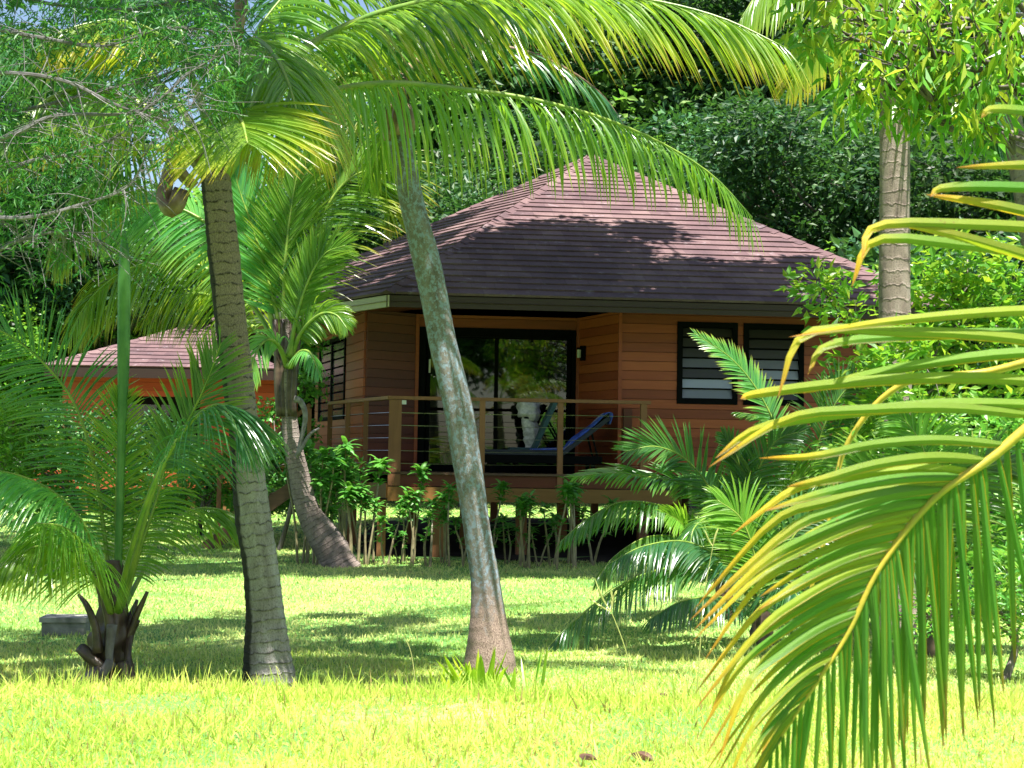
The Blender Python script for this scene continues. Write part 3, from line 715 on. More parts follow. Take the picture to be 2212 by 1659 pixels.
# railing
RT = FL + 1.0
m = MB(); cpa = H(u_a, .25, 0); obox(m, H(u_a, .25, .97), H.e1 * .17, H.e2 * .10, A3(0, 0, RT - 1.0), (.5, 0, 0, 0)); rail = m.build('railing', MAT['postwood'], house); rail['label'] = 'timber and steel cable railing round the deck'
for px, w_ in ((1042, .075), (1211, .075), (1391, .085)):
    m = MB(); u = H.u_at(px, .27, 1.8); obox(m, H(u - w_ / 2, .27, .97), H.e1 * w_, H.e2 * w_, A3(0, 0, RT - .99), (rs.rand(), 0, 0, 0)); m.build('railing_post', MAT['postwood'], rail)
m = MB(); u = H.u_at(1356, .9, 1.8); obox(m, H(u - .06, .9, FL), H.e1 * .12, H.e2 * .1, A3(0, 0, .93), (.1, 0, 0, 0)); m.build('railing_post', MAT['plank_shaded'], rail)
lp = []
for px, v in ((791, .95), (752, 1.75), (713, 2.6)):
    m = MB(); u = H.u_at(px, v, 1.8); lp.append((u, v)); obox(m, H(u - .04, v, .97), H.e1 * .07, H.e2 * .07, A3(0, 0, RT - .99), (rs.rand(), 0, 0, 0)); m.build('railing_post', MAT['postwood'], rail)
m = MB(); beam(m, H(u_a - .02, .31, RT), H(u_b + .02, .31, RT), .11, .045, col=(.6, 0, 0, 0)); beam(m, H(u_a + .05, .27, RT + .002), H(lp[2][0], 2.66, RT + .002), .10, .045, col=(.8, 0, 0, 0)); m.build('handrail', MAT['postwood'], rail)
for k in range(5):
    z = RT - .20 - k * .172; m = MB(); us = np.linspace(u_a + .15, u_b - .05, 13)
    tube(m, [H(u, .31, z - .006 * math.sin(i * .52)) for i, u in enumerate(us)], .0045, 5); tube(m, [H(u_a + .02, .32, z), *[H(a + 0, b + .03, z) for a, b in lp]], .0045, 5); m.build('cable', MAT['steel'], rail)
m = MB(); p0 = H(H.u_at(868, .24, 2.0), .235, RT - .09); obox(m, p0, H.e1 * .06, H.e2 * .02, A3(0, 0, .055)); m.build('junction_box', MAT['white'], rail)
# steps at the left end
m = MB(); us = H.u_at(668, 2.6, .8)
for k in range(5):
    p0 = H(us - .25 * k - .3, 2.0, FL - .20 * (k + 1)); obox(m, p0, H.e1 * .28, H.e2 * 1.0, A3(0, 0, .04), (rs.rand(), 0, 0, 0))
for dvv in (2.0, 2.96): beam(m, H(us, dvv, FL - .12), H(us - 1.45, dvv, -.02), .04, .2, col=(.3, 0, 0, 0))
st = m.build('steps', MAT['deckwood'], house)
m = MB(); beam(m, H(us + .02, 2.0, FL + .95), H(us - 1.3, 2.0, .98), .05, .06, col=(.2, 0, 0, 0)); obox(m, H(us - .02, 1.96, .3), H.e1 * .06, H.e2 * .06, A3(0, 0, 1.75), (.7, 0, 0, 0)); obox(m, H(us - 1.3, 1.96, -.02), H.e1 * .06, H.e2 * .06, A3(0, 0, 1.0), (.4, 0, 0, 0)); m.build('stair_rail', MAT['postwood'], st)

# ---------------------------------------------------------------- things on the deck
def lounger(label, u0, v, back_deg, seatL, backL, cushion, w=.62, zt=.26):
    t = thing('sun_lounger', label, 'sun lounger', H(u0, v, FL), 'sun loungers on the deck')
    m = MB(); z0 = FL + zt - .12
    for dv_ in (0, w - .04): obox(m, H(u0, v + dv_, z0), H.e1 * (seatL + .55), H.e2 * .04, A3(0, 0, .11))
    for du in (0, seatL + .51): obox(m, H(u0 + du, v + .04, z0), H.e1 * .04, H.e2 * (w - .08), A3(0, 0, .10))
    m.build('frame', MAT['black'], t)
    for du in (.08, seatL + .40):
        for dv_ in (.01, w - .06):
            m = MB(); obox(m, H(u0 + du, v + dv_, FL), H.e1 * .05, H.e2 * .05, A3(0, 0, zt - .115)); m.build('leg', MAT['black'], t)
    m = MB(); obox(m, H(u0 + .01, v + .02, FL + zt - .005), H.e1 * seatL, H.e2 * (w - .04), A3(0, 0, .07)); m.build('cushion', MAT[cushion], t)
    a = rad(back_deg); bd = H.e1 * math.cos(a) + A3(0, 0, math.sin(a)); bn = np.cross(H.e2, bd)
    if bn[2] < 0: bn = -bn
    m = MB(); obox(m, H(u0 + seatL + .02, v + .02, FL + zt), bd * backL, H.e2 * (w - .04), bn * .06); m.build('backrest', MAT[cushion], t)
    pb = H(u0 + seatL + .02, v, FL + zt) + bd * backL * .6
    for dv_ in (.06, w - .08): m = MB(); beam(m, pb + H.e2 * dv_, H(u0 + seatL + .50, v + dv_, FL + zt - .05), .025, .025); m.build('backrest_support', MAT['black'], t)
    return bd, bn
uS = H.u_at(1045, .75, 1.4); uB = H.u_at(1214, .75, 1.4)
bd, bn = lounger('dark low sun lounger behind the front railing with a blue towel over its raised back', uS, .62, 38, uB - uS, .82, 'navy')
uS2 = H.u_at(1085, 1.45, 1.4)
def towel():
    """A folded towel laid over the raised back, its end hanging over the top edge."""
    m = MB(); n, k = 26, 9; st = H(uB - .42, .66, FL + .262 + .075)
    path = [st, H(uB - .1, .66, FL + .262 + .085), H(uB + .06, .66, FL + .26 + .10)]
    p0 = H(uB + .02, .66, FL + .26) + bn * .085
    path += [p0 + bd * .25, p0 + bd * .55, p0 + bd * .80 + bn * .02, p0 + bd * .88 - bn * .02, p0 + bd * .90 - A3(0, 0, .10), p0 + bd * .89 - A3(0, 0, .17)]
    s = smooth(path, n); rows = []; up = norm(np.cross(norm(np.gradient(s, axis=0)), -H.e2))
    for j in range(k):
        f = j / (k - 1); wv = (.012 * np.sin(f * 17 + np.arange(n) * .25) + .008 * np.sin(f * 31 - np.arange(n) * .4))[:, None]
        rows.append(s + H.e2 * (f * .46 + .03 * np.sin(np.arange(n) * .22))[:, None] + up * (wv + .012))
    V = np.stack(rows, 1); i = np.arange(n - 1)[:, None]; j = np.arange(k - 1)[None]; a = i * k + j
    q = np.stack([a, a + 1, a + k + 1, a + k], -1).reshape(-1, 4); mi = (np.tile((np.arange(k - 1) % 4 == 1), n - 1)).astype(int)
    m.add(V.reshape(-1, 3), q=q); m.qm[-1] = mi
    o = m.build('towel', [MAT['towel'], MAT['towel_trim']], shade=True)
    sm = o.modifiers.new('thick', 'SOLIDIFY'); sm.thickness = .012
    tag(o, 'blue striped towel draped over the raised back of the lounger on the deck', 'towel')
towel()
lounger('lounger with a teal canvas back raised steeply, between the front lounger and the glass door', H.u_at(1100, 1.3, 1.4), 1.22, 66, .35, .80, 'tealcloth', w=.5, zt=.30)
def cloth_bundle():
    m = MB(); c = H(H.u_at(1142, 1.66, 1.8), 1.66, 0); ys = [870, 880, 893, 901, 910, 925, 940, 955, 970, 986]; cx = [1141, 1141, 1142, 1143, 1140, 1146, 1149, 1149, 1147, 1146]; hw = [21, 23, 23, 21, 14, 17, 18, 17, 13, 15]
    rows = [[*P(x, y, c[1]), h * c[1] / FPX] for x, y, h in zip(cx, ys, hw)]; s = smooth(rows, 44)
    def wob(L, a): return 1 + .10 * np.sin(5 * a + L * 4) + .07 * np.sin(9 * a - L * 11) + .08 * np.sin(L * 45 + 1.5 * np.sin(a * 2))
    tube(m, s[:, :3], s[:, 3], 26, wob=wob)
    o = m.build('cloth_bundle', MAT['cloth'], shade=True); tag(o, 'crumpled pale cloth bundle tied at the middle, standing before the glass door', 'cloth')
    m = MB(); q = P(1143, 903, c[1]); a = np.linspace(0, 2 * math.pi, 20); tube(m, [q + A3(math.cos(x) * .115, math.sin(x) * .115, 0) for x in a], .012, 6); m.build('strap', MAT['black'], o)
cloth_bundle()

# ---------------------------------------------------------------- second bungalow to the left
K0 = P(205, 791, 34.0); K = Frame((K0[0] - .6, K0[1], 0), 2.0); KZ = K0[2]
hut = thing('bungalow', 'smaller orange timber bungalow partly hidden behind the palms at the left', 'bungalow', K(3, 3, 0))
kw = K.u_at(604, 0, KZ)
kev = [K(-.6, 0, KZ), K(kw, 0, KZ), K(kw, 6.0, KZ), K(-.6, 6.0, KZ)]
kap = K(kw / 2, 3.6, KZ + 1.45)
hip_roof(hut, kap, kev, course=.28)
m = MB()
for i in range(4):
    a, b = kev[i], kev[(i + 1) % 4]; d = norm(b - a); o = np.array([d[1], -d[0], 0]); obox(m, a - o * .05 + A3(0, 0, -.26), b - a, o * .04, A3(0, 0, .24), (rs.rand(), 0, 0, 0))
m.build('fascia', MAT['fascia'], hut)
m = MB(); ku0, ku1 = K.u_at(118, .6, 2), K.u_at(590, .6, 2); kd0, kd1 = K.u_at(236, .6, 2), K.u_at(420, .6, 2); kf = .95; kdz = P(300, 853, 34.6)[2]
KW = lambda u, v: K(u, v, 0)
planks(m, KW(ku0, 1.3), KW(ku1, 1.3), [(0, kd0 - ku0, kf, KZ), (kd0 - ku0, kd1 - ku0, kdz, KZ), (kd1 - ku0, ku1 - ku0, kf, KZ)], ph=.2)
planks(m, KW(ku1, 1.3), KW(ku1, 5.4), [(0, 4.1, kf, KZ)], ph=.2); planks(m, KW(ku1, 5.4), KW(ku0, 5.4), [(0, ku1 - ku0, kf, KZ)], ph=.2); planks(m, KW(ku0, 5.4), KW(ku0, 1.3), [(0, 4.1, kf, KZ)], ph=.2)
m.build('wall', MAT['plank'], hut)
m = MB(); rect_frame(m, K, kd0, kd1, 1.32, kf, kdz, .12, .06, .2); obox(m, K((kd0 + kd1) / 2 - .05, 1.33, kf + .12), K.e1 * .1, K.e2 * .05, A3(0, 0, kdz - kf - .32)); kd = m.build('sliding_door', MAT['black'], hut)
m = MB(); obox(m, K(kd0 + .12, 1.36, kf + .1), K.e1 * (kd1 - kd0 - .24), K.e2 * .008, A3(0, 0, kdz - kf - .28)); m.build('glass_pane', MAT['glass'], kd)
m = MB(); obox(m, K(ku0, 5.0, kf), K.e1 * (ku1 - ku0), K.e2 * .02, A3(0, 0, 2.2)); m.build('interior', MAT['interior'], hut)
m = MB(); obox(m, K(-.3, -1.7, kf - .05), K.e1 * (kw - .2), K.e2 * 3.0, A3(0, 0, .05), (.5, 0, 0, 0)); obox(m, K(-.3, -1.72, kf - .38), K.e1 * (kw - .2), K.e2 * .06, A3(0, 0, .36), (.5, 0, 0, 0)); m.build('deck', MAT['plank'], hut)
for u in np.linspace(0, kw - 1.0, 6):
    for v in (-1.6, 2.0, 5.2):
        m = MB(); obox(m, K(u, v, -.05), K.e1 * .15, K.e2 * .15, A3(0, 0, kf - .3 if v < 0 else kf - .05), (.3, 0, 0, 0)); m.build('stilt', MAT['postwood'], hut)
# ---------------------------------------------------------------- ground and grass
def lawn_sheet():
    ys = np.concatenate([np.linspace(-30, 2, 10)[:-1], np.linspace(2, 12, 90)[:-1], np.linspace(12, 40, 70)[:-1], np.linspace(40, 180, 20)])
    xs = np.concatenate([np.linspace(-90, -8, 12)[:-1], np.linspace(-8, 8, 90)[:-1], np.linspace(8, 90, 12)])
    X, Y = np.meshgrid(xs, ys); Z = ground(X, Y); n, k = X.shape
    i = np.arange(n - 1)[:, None]; j = np.arange(k - 1)[None]; a = i * k + j
    m = MB(); m.add(np.stack([X, Y, Z], -1).reshape(-1, 3), q=np.stack([a, a + 1, a + k + 1, a + k], -1).reshape(-1, 4))
    tag(m.build('lawn', MAT['soil'], shade=True), kind='structure')
lawn_sheet()
def underfloor_shade():  # dark sheet laid under the house as painted shade
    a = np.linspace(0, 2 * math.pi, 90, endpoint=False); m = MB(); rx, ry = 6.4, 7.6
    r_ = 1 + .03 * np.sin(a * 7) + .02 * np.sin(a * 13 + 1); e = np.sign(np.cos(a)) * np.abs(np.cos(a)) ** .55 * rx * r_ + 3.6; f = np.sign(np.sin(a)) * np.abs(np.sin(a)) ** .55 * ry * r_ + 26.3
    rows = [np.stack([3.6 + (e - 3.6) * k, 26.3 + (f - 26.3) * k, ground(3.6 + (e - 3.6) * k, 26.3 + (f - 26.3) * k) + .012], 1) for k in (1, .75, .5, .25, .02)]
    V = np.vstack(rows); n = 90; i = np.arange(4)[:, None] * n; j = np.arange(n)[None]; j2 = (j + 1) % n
    m.add(V, q=np.stack([i + j, i + j2, i + n + j2, i + n + j], -1).reshape(-1, 4)); tag(m.build('shade_sheet', MAT['shade_dark']), kind='structure')
underfloor_shade()
def blades(name, x, y, h, w, mat, label, yel=.3, lean=.35, brown=.04, seg=2, loc_z=None):
    N = len(x); z = ground(x, y) - .004; B = np.stack([x, y, z], 1)
    az = rs.rand(N) * 6.283; ln = np.abs(rs.normal(0, lean, N)); d0 = norm(np.stack([np.cos(az) * ln, np.sin(az) * ln, np.ones(N)], 1))
    b2 = rs.rand(N) * 6.283; sw = np.stack([np.cos(b2), np.sin(b2), np.zeros(N)], 1)
    m = MB(); T = np.linspace(0, 1, seg + 1); pos = B.copy(); prof = [1, .85, .06] if seg == 2 else [1, .95, .7, .06]; rows = []
    for j, t in enumerate(T):
        dd = norm(d0 + np.stack([np.cos(az) * ln * t * 1.6, np.sin(az) * ln * t * 1.6, -.45 * ln * t], 1))
        if j: pos = pos + dd * (h / seg)[:, None]
        hw = (w * prof[j] / 2)[:, None]; rows.append(np.stack([pos - sw * hw, pos + sw * hw], 1))
    V = np.stack(rows, 1); base = np.arange(N)[:, None] * (seg + 1) * 2; i = np.arange(seg)[None] * 2; a = base + i
    q = np.stack([a, a + 1, a + 3, a + 2], -1).reshape(-1, 4)
    patch = .5 + .5 * np.sin(x * 1.7 + 2 * np.sin(y * .8)) * np.sin(y * 1.1 + x * .4)
    c = np.zeros((N, seg + 1, 2, 4)); c[..., 0] = rs.rand(N)[:, None, None]; yy = np.clip(yel * (.35 + 1.3 * patch) * (rs.rand(N) * 1.3 + .2), 0, 1)
    c[..., 1] = yy[:, None, None] * (np.array(T)[None, :, None] * .5 + .5); c[..., 2] = ((rs.rand(N) < brown) * .9)[:, None, None]
    m.add(V.reshape(-1, 3), q=q, c=c.reshape(-1, 4)); o = m.build(name, MAT[mat]); tag(o, label, 'grass', kind='stuff'); return o
def near_grass():
    n = 120000; y = 4.3 + 5.6 * rs.rand(n) ** 1.25; x = rs.uniform(-1, 1, n) * (y * .40 + .1)
    cl = np.sin(x * 3.1 + y) * np.sin(y * 4.3 - x * 1.7); h = rs.uniform(.02, .065, n) * (1 + .45 * cl) * (1 + 1.0 * (rs.rand(n) < .06)); h *= np.interp(y, [6.8, 9.8], [1, .55])
    blades('grass', x, y, h, rs.uniform(.003, .009, n), 'grass', 'bright unmown grass on the low bank in the foreground', .60, .6, .09)
near_grass()
def mid_grass():
    n = 230000; u = rs.rand(n); y = 7.6 + 15.5 * u ** 1.25; x = rs.uniform(-1, 1, n) * (y * .40 + .4); k = ~((x > -2.2) & (y > 18.9 + .2 * np.sin(x * 3))); x = x[k]; y = y[k]; n = len(x)
    h = rs.uniform(.018, .045, n) * (1 + y * .01); blades('grass', x, y, h, rs.uniform(.006, .012, n) * (.6 + y * .05), 'lawn', 'mown lawn between the palms and the bungalow', .85, .7, .03, seg=2)
    n = 70000; y = rs.uniform(22, 44, n); x = rs.uniform(-1, 1, n) * (y * .40 + .5); k = ~((x > -2.6) & (x < 9) & (y < 33)); x = x[k]; y = y[k]; n = len(x); blades('grass', x, y, rs.uniform(.03, .07, n), rs.uniform(.03, .06, n), 'lawn', 'sunlit lawn beyond and beneath the bungalow', .6, .7, .02)
mid_grass()
def tall_tufts():
    """Uneven taller grass along the crest of the bank."""
    N = 420; cx = rs.uniform(-2.6, 2.9, N); cy = rs.uniform(6.3, 8.0, N); n = 14; x = np.repeat(cx, n) + rs.normal(0, .03, N * n); y = np.repeat(cy, n) + rs.normal(0, .03, N * n)
    blades('grass', x, y, rs.uniform(.05, .15, N * n) * np.repeat(rs.uniform(.5, 1.2, N), n), rs.uniform(.004, .008, N * n), 'grass', 'taller grass tufts along the edge of the bank', .35, .35, .05, seg=3)
tall_tufts()

def gz(x, y): return float(ground(x, y))
# ---------------------------------------------------------------- palm with the grey trunk (left of centre)
D1_ = 8.0
b = P(583, 1506, D1_); t = thing('coconut_palm', 'coconut palm with a straight ringed grey trunk left of centre', 'palm tree', (b[0], b[1], gz(b[0], b[1])))
rows = [(1530, 512, 655), (1506, 519, 648), (1440, 527, 634), (1370, 531, 622), (1306, 532, 612), (1200, 522, 598), (1106, 507, 583), (953, 497, 562), (820, 481, 548), (690, 465, 532), (553, 450, 518), (460, 441, 506), (380, 434, 498), (330, 440, 492), (300, 446, 486)]
p, r_ = trunk_from_edges(rows, D1_, 150); m = MB(); tube(m, p, r_, 22, wob=ringwob(1, 17, .035, .03)); m.build('trunk', MAT['bark1'], t, shade=True)
F = lambda l, **k: frond(t, PX(l, D1_), **k)
cc = (466, 360)
# petioles and husk
m = MB()
for l, r0, r1 in (([(448, 372), (420, 330, 7.9), (385, 300, 7.85), (372, 330, 7.8), (392, 372, 7.8), (420, 400, 7.85)], .05, .03), ([(380, 300, 7.9), (368, 370, 7.8), (352, 430, 7.75), (372, 452, 7.7), (392, 415, 7.75)], .035, .045), ([(508, 110, 8.1), (516, 50, 8.1), (524, -30, 8.1)], .03, .04)):
    m = MB(); s = smooth(PX(l, D1_), 16); tube(m, s, np.linspace(r0, r1, 16), 8, wob=lambda L, a: 1 + .2 * np.sin(5 * a + L * 20)); m.build('husk', MAT['husk'], t, shade=True)
# frond arching over to the right, tattered leaflets hanging over the roof
F([(478, 372), (540, 300), (600, 255), (660, 228), (740, 192), (860, 180), (1000, 193, 8.1), (1150, 215, 8.2), (1300, 255, 8.3), (1430, 310, 8.4), (1540, 380, 8.5), (1625, 470, 8.6)],
  L=.62, w=.019, n=104, a=(80, 30), vee=-.35, droop=3.0, start=.34, yel=.12, r=(.034, .004), prof=[.9, 1.1, 1.05, .85, .55, .42], tipyel=.25, jit=.22, miss=.10, basew=1.9)
# frond along the top edge
F([(474, 360, 8.1), (560, 220, 8.2), (625, 135, 8.3), (710, 75, 8.4), (830, 25, 8.4), (1000, -10, 8.3), (1200, -20, 8.2), (1400, 0, 8.1), (1560, 40, 8.0), (1700, 105, 7.9)],
  L=.72, w=.021, n=100, a=(52, 18), vee=-.25, droop=1.5, start=.30, yel=.38, r=(.036, .005), tipyel=.55, jit=.2, prof=[.7, 1, 1.05, 1, .75, .5])
F([(470, 360, 8.4), (590, 200, 8.9), (760, 70, 9.3), (980, -70, 9.6), (1250, -130, 9.8), (1500, -90, 10)], L=.8, w=.023, n=84, a=(50, 18), vee=-.3, droop=1.5, start=.3, yel=.35, r=(.034, .005), tipyel=.4, jit=.2)
# bright frond bending towards the viewer above the trunk
F([(470, 350, 8.0), (492, 230, 7.9), (515, 130, 7.75), (545, 85, 7.55), (590, 115, 7.3), (625, 185, 7.1), (650, 280, 7.0)], L=.74, w=.020, n=110, a=(70, 30), vee=-.3, droop=1.5, start=.34, yel=.30, r=(.03, .004), tipyel=.4, flat=(.15, -1, .8), jit=.25)
F([(468, 350, 7.9), (480, 270, 7.6), (500, 235, 7.2), (522, 262, 6.8), (535, 310, 6.6)], L=.58, w=.019, n=70, a=(80, 40), vee=-.1, droop=.5, start=.4, yel=.45, r=(.028, .004), tipyel=.5, flat=(.1, -1, .3))
# fronds arching left
F([(452, 368), (425, 335), (375, 285), (315, 235), (250, 203), (170, 190), (90, 225, 7.9), (10, 300, 7.8), (-60, 400, 7.7)], L=.55, w=.028, n=70, a=(75, 25), vee=-.35, droop=2.6, start=.36, yel=.25, r=(.042, .005), tipyel=.35, jit=.2, basew=1.9)
F([(460, 355, 8.1), (440, 240, 8.2), (400, 140, 8.2), (340, 75, 8.1), (260, 45, 8.0), (185, 52, 7.9), (105, 78, 7.8)], L=.5, w=.026, n=64, a=(60, 18), vee=-.3, droop=1.4, start=.36, yel=.55, r=(.03, .004), tipyel=.5)
F([(455, 362, 8.2), (400, 250, 8.5), (300, 140, 8.9), (150, 70, 9.2), (0, 80, 9.4), (-120, 160, 9.5)], L=.7, w=.028, n=64, a=(65, 25), vee=-.35, droop=2.2, start=.34, yel=.15, r=(.03, .004), mat='coco_dark')
F([(455, 370, 8.1), (380, 330, 8.4), (290, 320, 8.7), (210, 370, 8.9), (150, 460, 9.0), (120, 560, 9.0)], L=.55, w=.026, n=60, a=(60, 20), vee=-.3, droop=1.8, start=.32, yel=.25, r=(.03, .004), tipyel=.6, mat='coco_dark')
F([(462, 350, 8.1), (420, 180, 8.4), (380, 40, 8.6), (300, -60, 8.8), (180, -90, 9)], L=.7, w=.03, n=60, a=(60, 25), vee=-.3, droop=1.6, start=.3, yel=.1, mat='coco_dark')
F([(468, 350, 8.1), (500, 200, 8.4), (560, 60, 8.6), (660, -50, 8.8), (800, -120, 9.0)], L=.75, w=.03, n=60, a=(60, 25), vee=-.3, droop=1.6, start=.3, yel=.15, mat='coco')
F([(468, 350, 8.2), (470, 180, 8.6), (455, 20, 9.0), (420, -100, 9.5)], L=.7, w=.03, n=56, a=(60, 25), vee=-.2, droop=1.3, start=.2, yel=.1, mat='coco_dark')
# coconuts bunch
m = MB()
for px, py in ((440, 392), (500, 372), (470, 400)):
    q = P(px, py, 7.85); a_, b_ = np.meshgrid(np.linspace(0, 2 * math.pi, 9)[:-1], np.linspace(-1.5, 1.5, 7)); 
    tube(m, [q + A3(0, 0, z) for z in np.linspace(-.07, .07, 9)], [.06 * math.sqrt(max(.02, 1 - (z / .075) ** 2)) for z in np.linspace(-.07, .07, 9)], 8)

# ---------------------------------------------------------------- leaning palm
D2_ = 9.0
b = P(1058, 1458, D2_); t = thing('coconut_palm', 'leaning coconut palm with a lichen spotted trunk in front of the railing', 'palm tree', (b[0], b[1], gz(b[0], b[1])))
rows = [(1475, 1000, 1120), (1455, 1002, 1118), (1423, 1006, 1114), (1380, 1012, 1104), (1339, 1016, 1095), (1290, 1018, 1086), (1239, 1016, 1078), (1180, 1007, 1066), (1106, 996, 1054), (1000, 978, 1040), (886, 960, 1023), (753, 930, 990), (650, 910, 969), (553, 888, 948), (460, 868, 922), (367, 849, 902), (283, 836, 886), (230, 834, 880)]
p, r_ = trunk_from_edges(rows, D2_, 150); m = MB(); tube(m, p, r_, 22, wob=ringwob(4, 12, .012, .035)); m.build('trunk', MAT['bark2'], t, shade=True)
F = lambda l, **k: frond(t, PX(l, D2_), **k)
F([(862, 250), (870, 170, 9.1), (905, 130, 9.3), (990, 96, 9.5), (1110, 106, 9.6), (1210, 142, 9.7), (1300, 205, 9.8), (1360, 290, 9.9)], L=.5, w=.024, n=56, a=(50, 20), vee=-.2, droop=1.2, start=.45, yel=.1, mat='coco_dark', pet='husk', r=(.036, .004), miss=.4)
F([(858, 250, 9.0), (800, 160, 9.0), (770, 110, 9.0), (830, 50, 8.9), (930, 20, 8.8), (1050, 10, 8.7), (1200, 30, 8.6)], L=.60, w=.028, n=70, a=(70, 25), vee=-.3, droop=1.7, start=.2, yel=.15, mat='coco_dark', pet='petiole_d', r=(.026, .004), jit=.2)
F([(855, 260, 9.0), (830, 200, 8.9), (800, 170, 8.8), (755, 160, 8.7), (700, 190, 8.6), (650, 260, 8.5)], L=.45, w=.026, n=56, a=(70, 25), vee=-.3, droop=1.7, start=.2, yel=.2, mat='coco', r=(.022, .004), jit=.2)
F([(860, 250, 9.1), (870, 120, 9.6), (950, 20, 10.2), (1080, -30, 10.8), (1250, -20, 11.4), (1400, 60, 12)], L=.7, w=.03, n=66, a=(60, 25), vee=-.3, droop=1.5, start=.2, yel=.3, mat='coco', r=(.024, .004), jit=.2, tipyel=.4)
F([(856, 250, 9.1), (780, 120, 9.6), (690, 20, 10.2), (600, -40, 10.6)], L=.7, w=.03, n=60, a=(60, 25), vee=-.3, droop=1.4, start=.2, yel=.1, mat='coco_dark')
F([(850, 262, 9.1), (838, 275, 9.2), (815, 330, 9.3), (800, 400, 9.4)], L=.30, w=.02, n=34, a=(50, 20), vee=0, droop=1.4, start=.2, yel=.3, mat='coco')
m = MB()
for l in ([(845, 300), (838, 260, 8.95), (850, 225, 8.9)], [(872, 300), (885, 262, 8.95), (878, 230, 9.0)], [(860, 290, 8.9), (862, 240, 8.85), (868, 200, 8.8)]):
    s = smooth(PX(l, D2_), 12); tube(m, s, np.linspace(.055, .03, 12), 8)
m.build('husk', MAT['husk'], t, shade=True)

# ---------------------------------------------------------------- palm with curved trunk by the deck
D4 = 17.6
b = P(716, 1182, D4); t = thing('coconut_palm', 'young coconut palm with a curved brown trunk beside the left end of the deck', 'palm tree', (b[0], b[1], gz(b[0], b[1])))
rows = [(1262, 716, 800), (1240, 704, 786), (1215, 690, 768), (1195, 684, 758), (1170, 670, 742), (1140, 655, 718), (1109, 642, 695), (1070, 632, 680), (1034, 626, 671), (990, 618, 660), (950, 612, 650), (880, 606, 640), (800, 603, 634), (740, 603, 632), (690, 606, 630)]
p, r_ = trunk_from_edges(rows, D4, 90); m = MB(); tube(m, p, r_, 16, wob=ringwob(2, 14, .03, .03)); m.build('trunk', MAT['bark4'], t, shade=True)
F = lambda l, **k: frond(t, PX(l, D4), **dict(dict(mat='coco_teal', L=.75, w=.034, n=88, r=(.034, .005), start=.2, yel=.05), **k))
F([(612, 770), (598, 680), (575, 590), (548, 500), (520, 420), (500, 350)], a=(58, 20), vee=.15, droop=.1, flat=(.25, -1, .5), L=.80, w=.040)
F([(616, 765), (612, 650), (618, 540), (632, 430), (650, 340)], a=(50, 20), vee=.2, droop=.3, flat=(0, -1, .5), mat='coco', yel=.15, L=.82)
F([(620, 770), (632, 680), (655, 580), (690, 480), (735, 405), (790, 370), (835, 400), (855, 460)], a=(62, 25), vee=-.1, droop=.75, L=1.1, w=.038, n=110, mat='coco', yel=.22, tipyel=.6, up=(-.1, -1, .3), flat=(-.1, -.8, .8))
F([(624, 770, 17.4), (640, 690, 17.3), (665, 610, 17.2), (700, 550, 17.1), (745, 530, 17.0)], a=(50, 20), L=.55, mat='coco', yel=.15, droop=.3, vee=-.1, flat=(-.1, -1, .3))
F([(606, 765), (570, 640), (500, 530), (420, 465), (340, 440), (260, 455), (205, 510)], a=(65, 25), L=.95, w=.036, n=100, droop=1.1, vee=-.2, yel=.15, tipyel=.3, flat=(.1, -1, .45))
F([(604, 770, 17.8), (560, 680, 18), (480, 600, 18.2), (380, 560, 18.3), (280, 580, 18.4), (200, 640, 18.4), (150, 720, 18.4)], a=(70, 25), L=1.0, w=.042, n=120, droop=1.5, vee=-.2, mat='coco', yel=.42, tipyel=.35, up=(0, -1, .3), flat=(0, -.7, 1))
F([(606, 775, 18.0), (540, 700, 18.6), (460, 640, 19.0), (380, 640, 19.4), (310, 690, 19.6)], a=(70, 25), L=.85, w=.042, n=100, droop=1.5, vee=-.2, mat='coco', yel=.4, tipyel=.3, up=(0, -1, .3), flat=(0, -.7, 1))
F([(625, 780, 17.5), (650, 720, 17.3), (690, 680, 17.1), (725, 680, 17.0), (750, 710, 16.9)], a=(60, 25), L=.36, w=.026, mat='coco', droop=.9, vee=-.2, yel=.2, flat=(0, -1, .4))
F([(622, 790, 17.5), (600, 745, 17.2), (575, 735, 17.0), (550, 770, 16.8), (540, 830, 16.7)], a=(65, 25), L=.42, w=.032, n=40, droop=1.4, vee=-.2, yel=.3, flat=(0, -1, .4), miss=.2)
F([(626, 790, 17.4), (650, 760, 17.1), (672, 765, 16.9), (690, 810, 16.8)], a=(65, 25), L=.34, w=.028, n=36, droop=1.6, vee=-.2, yel=.1, miss=.2)
m = MB(); s = smooth(PX([(641, 990), (650, 950), (660, 900), (650, 868), (636, 862)], 17.2), 14); tube(m, s, np.linspace(.02, .042, 14), 8); s = smooth(PX([(641, 985), (668, 940), (690, 925)], 17.2), 8); tube(m, s, np.linspace(.03, .012, 8), 6); m.build('dead_sheath', MAT['metalgrey'], t, shade=True)
m = MB()
for dx in (-12, -4, 6, 14):
    s = smooth(PX([(618 + dx, 900), (616 + dx * 1.3, 830), (618 + dx * 1.6, 760), (620 + dx * 2.2, 690)], 17.55), 12); tube(m, s, np.linspace(.055, .035, 12), 8)
m.build('husk', MAT['fibre'], t, shade=True)

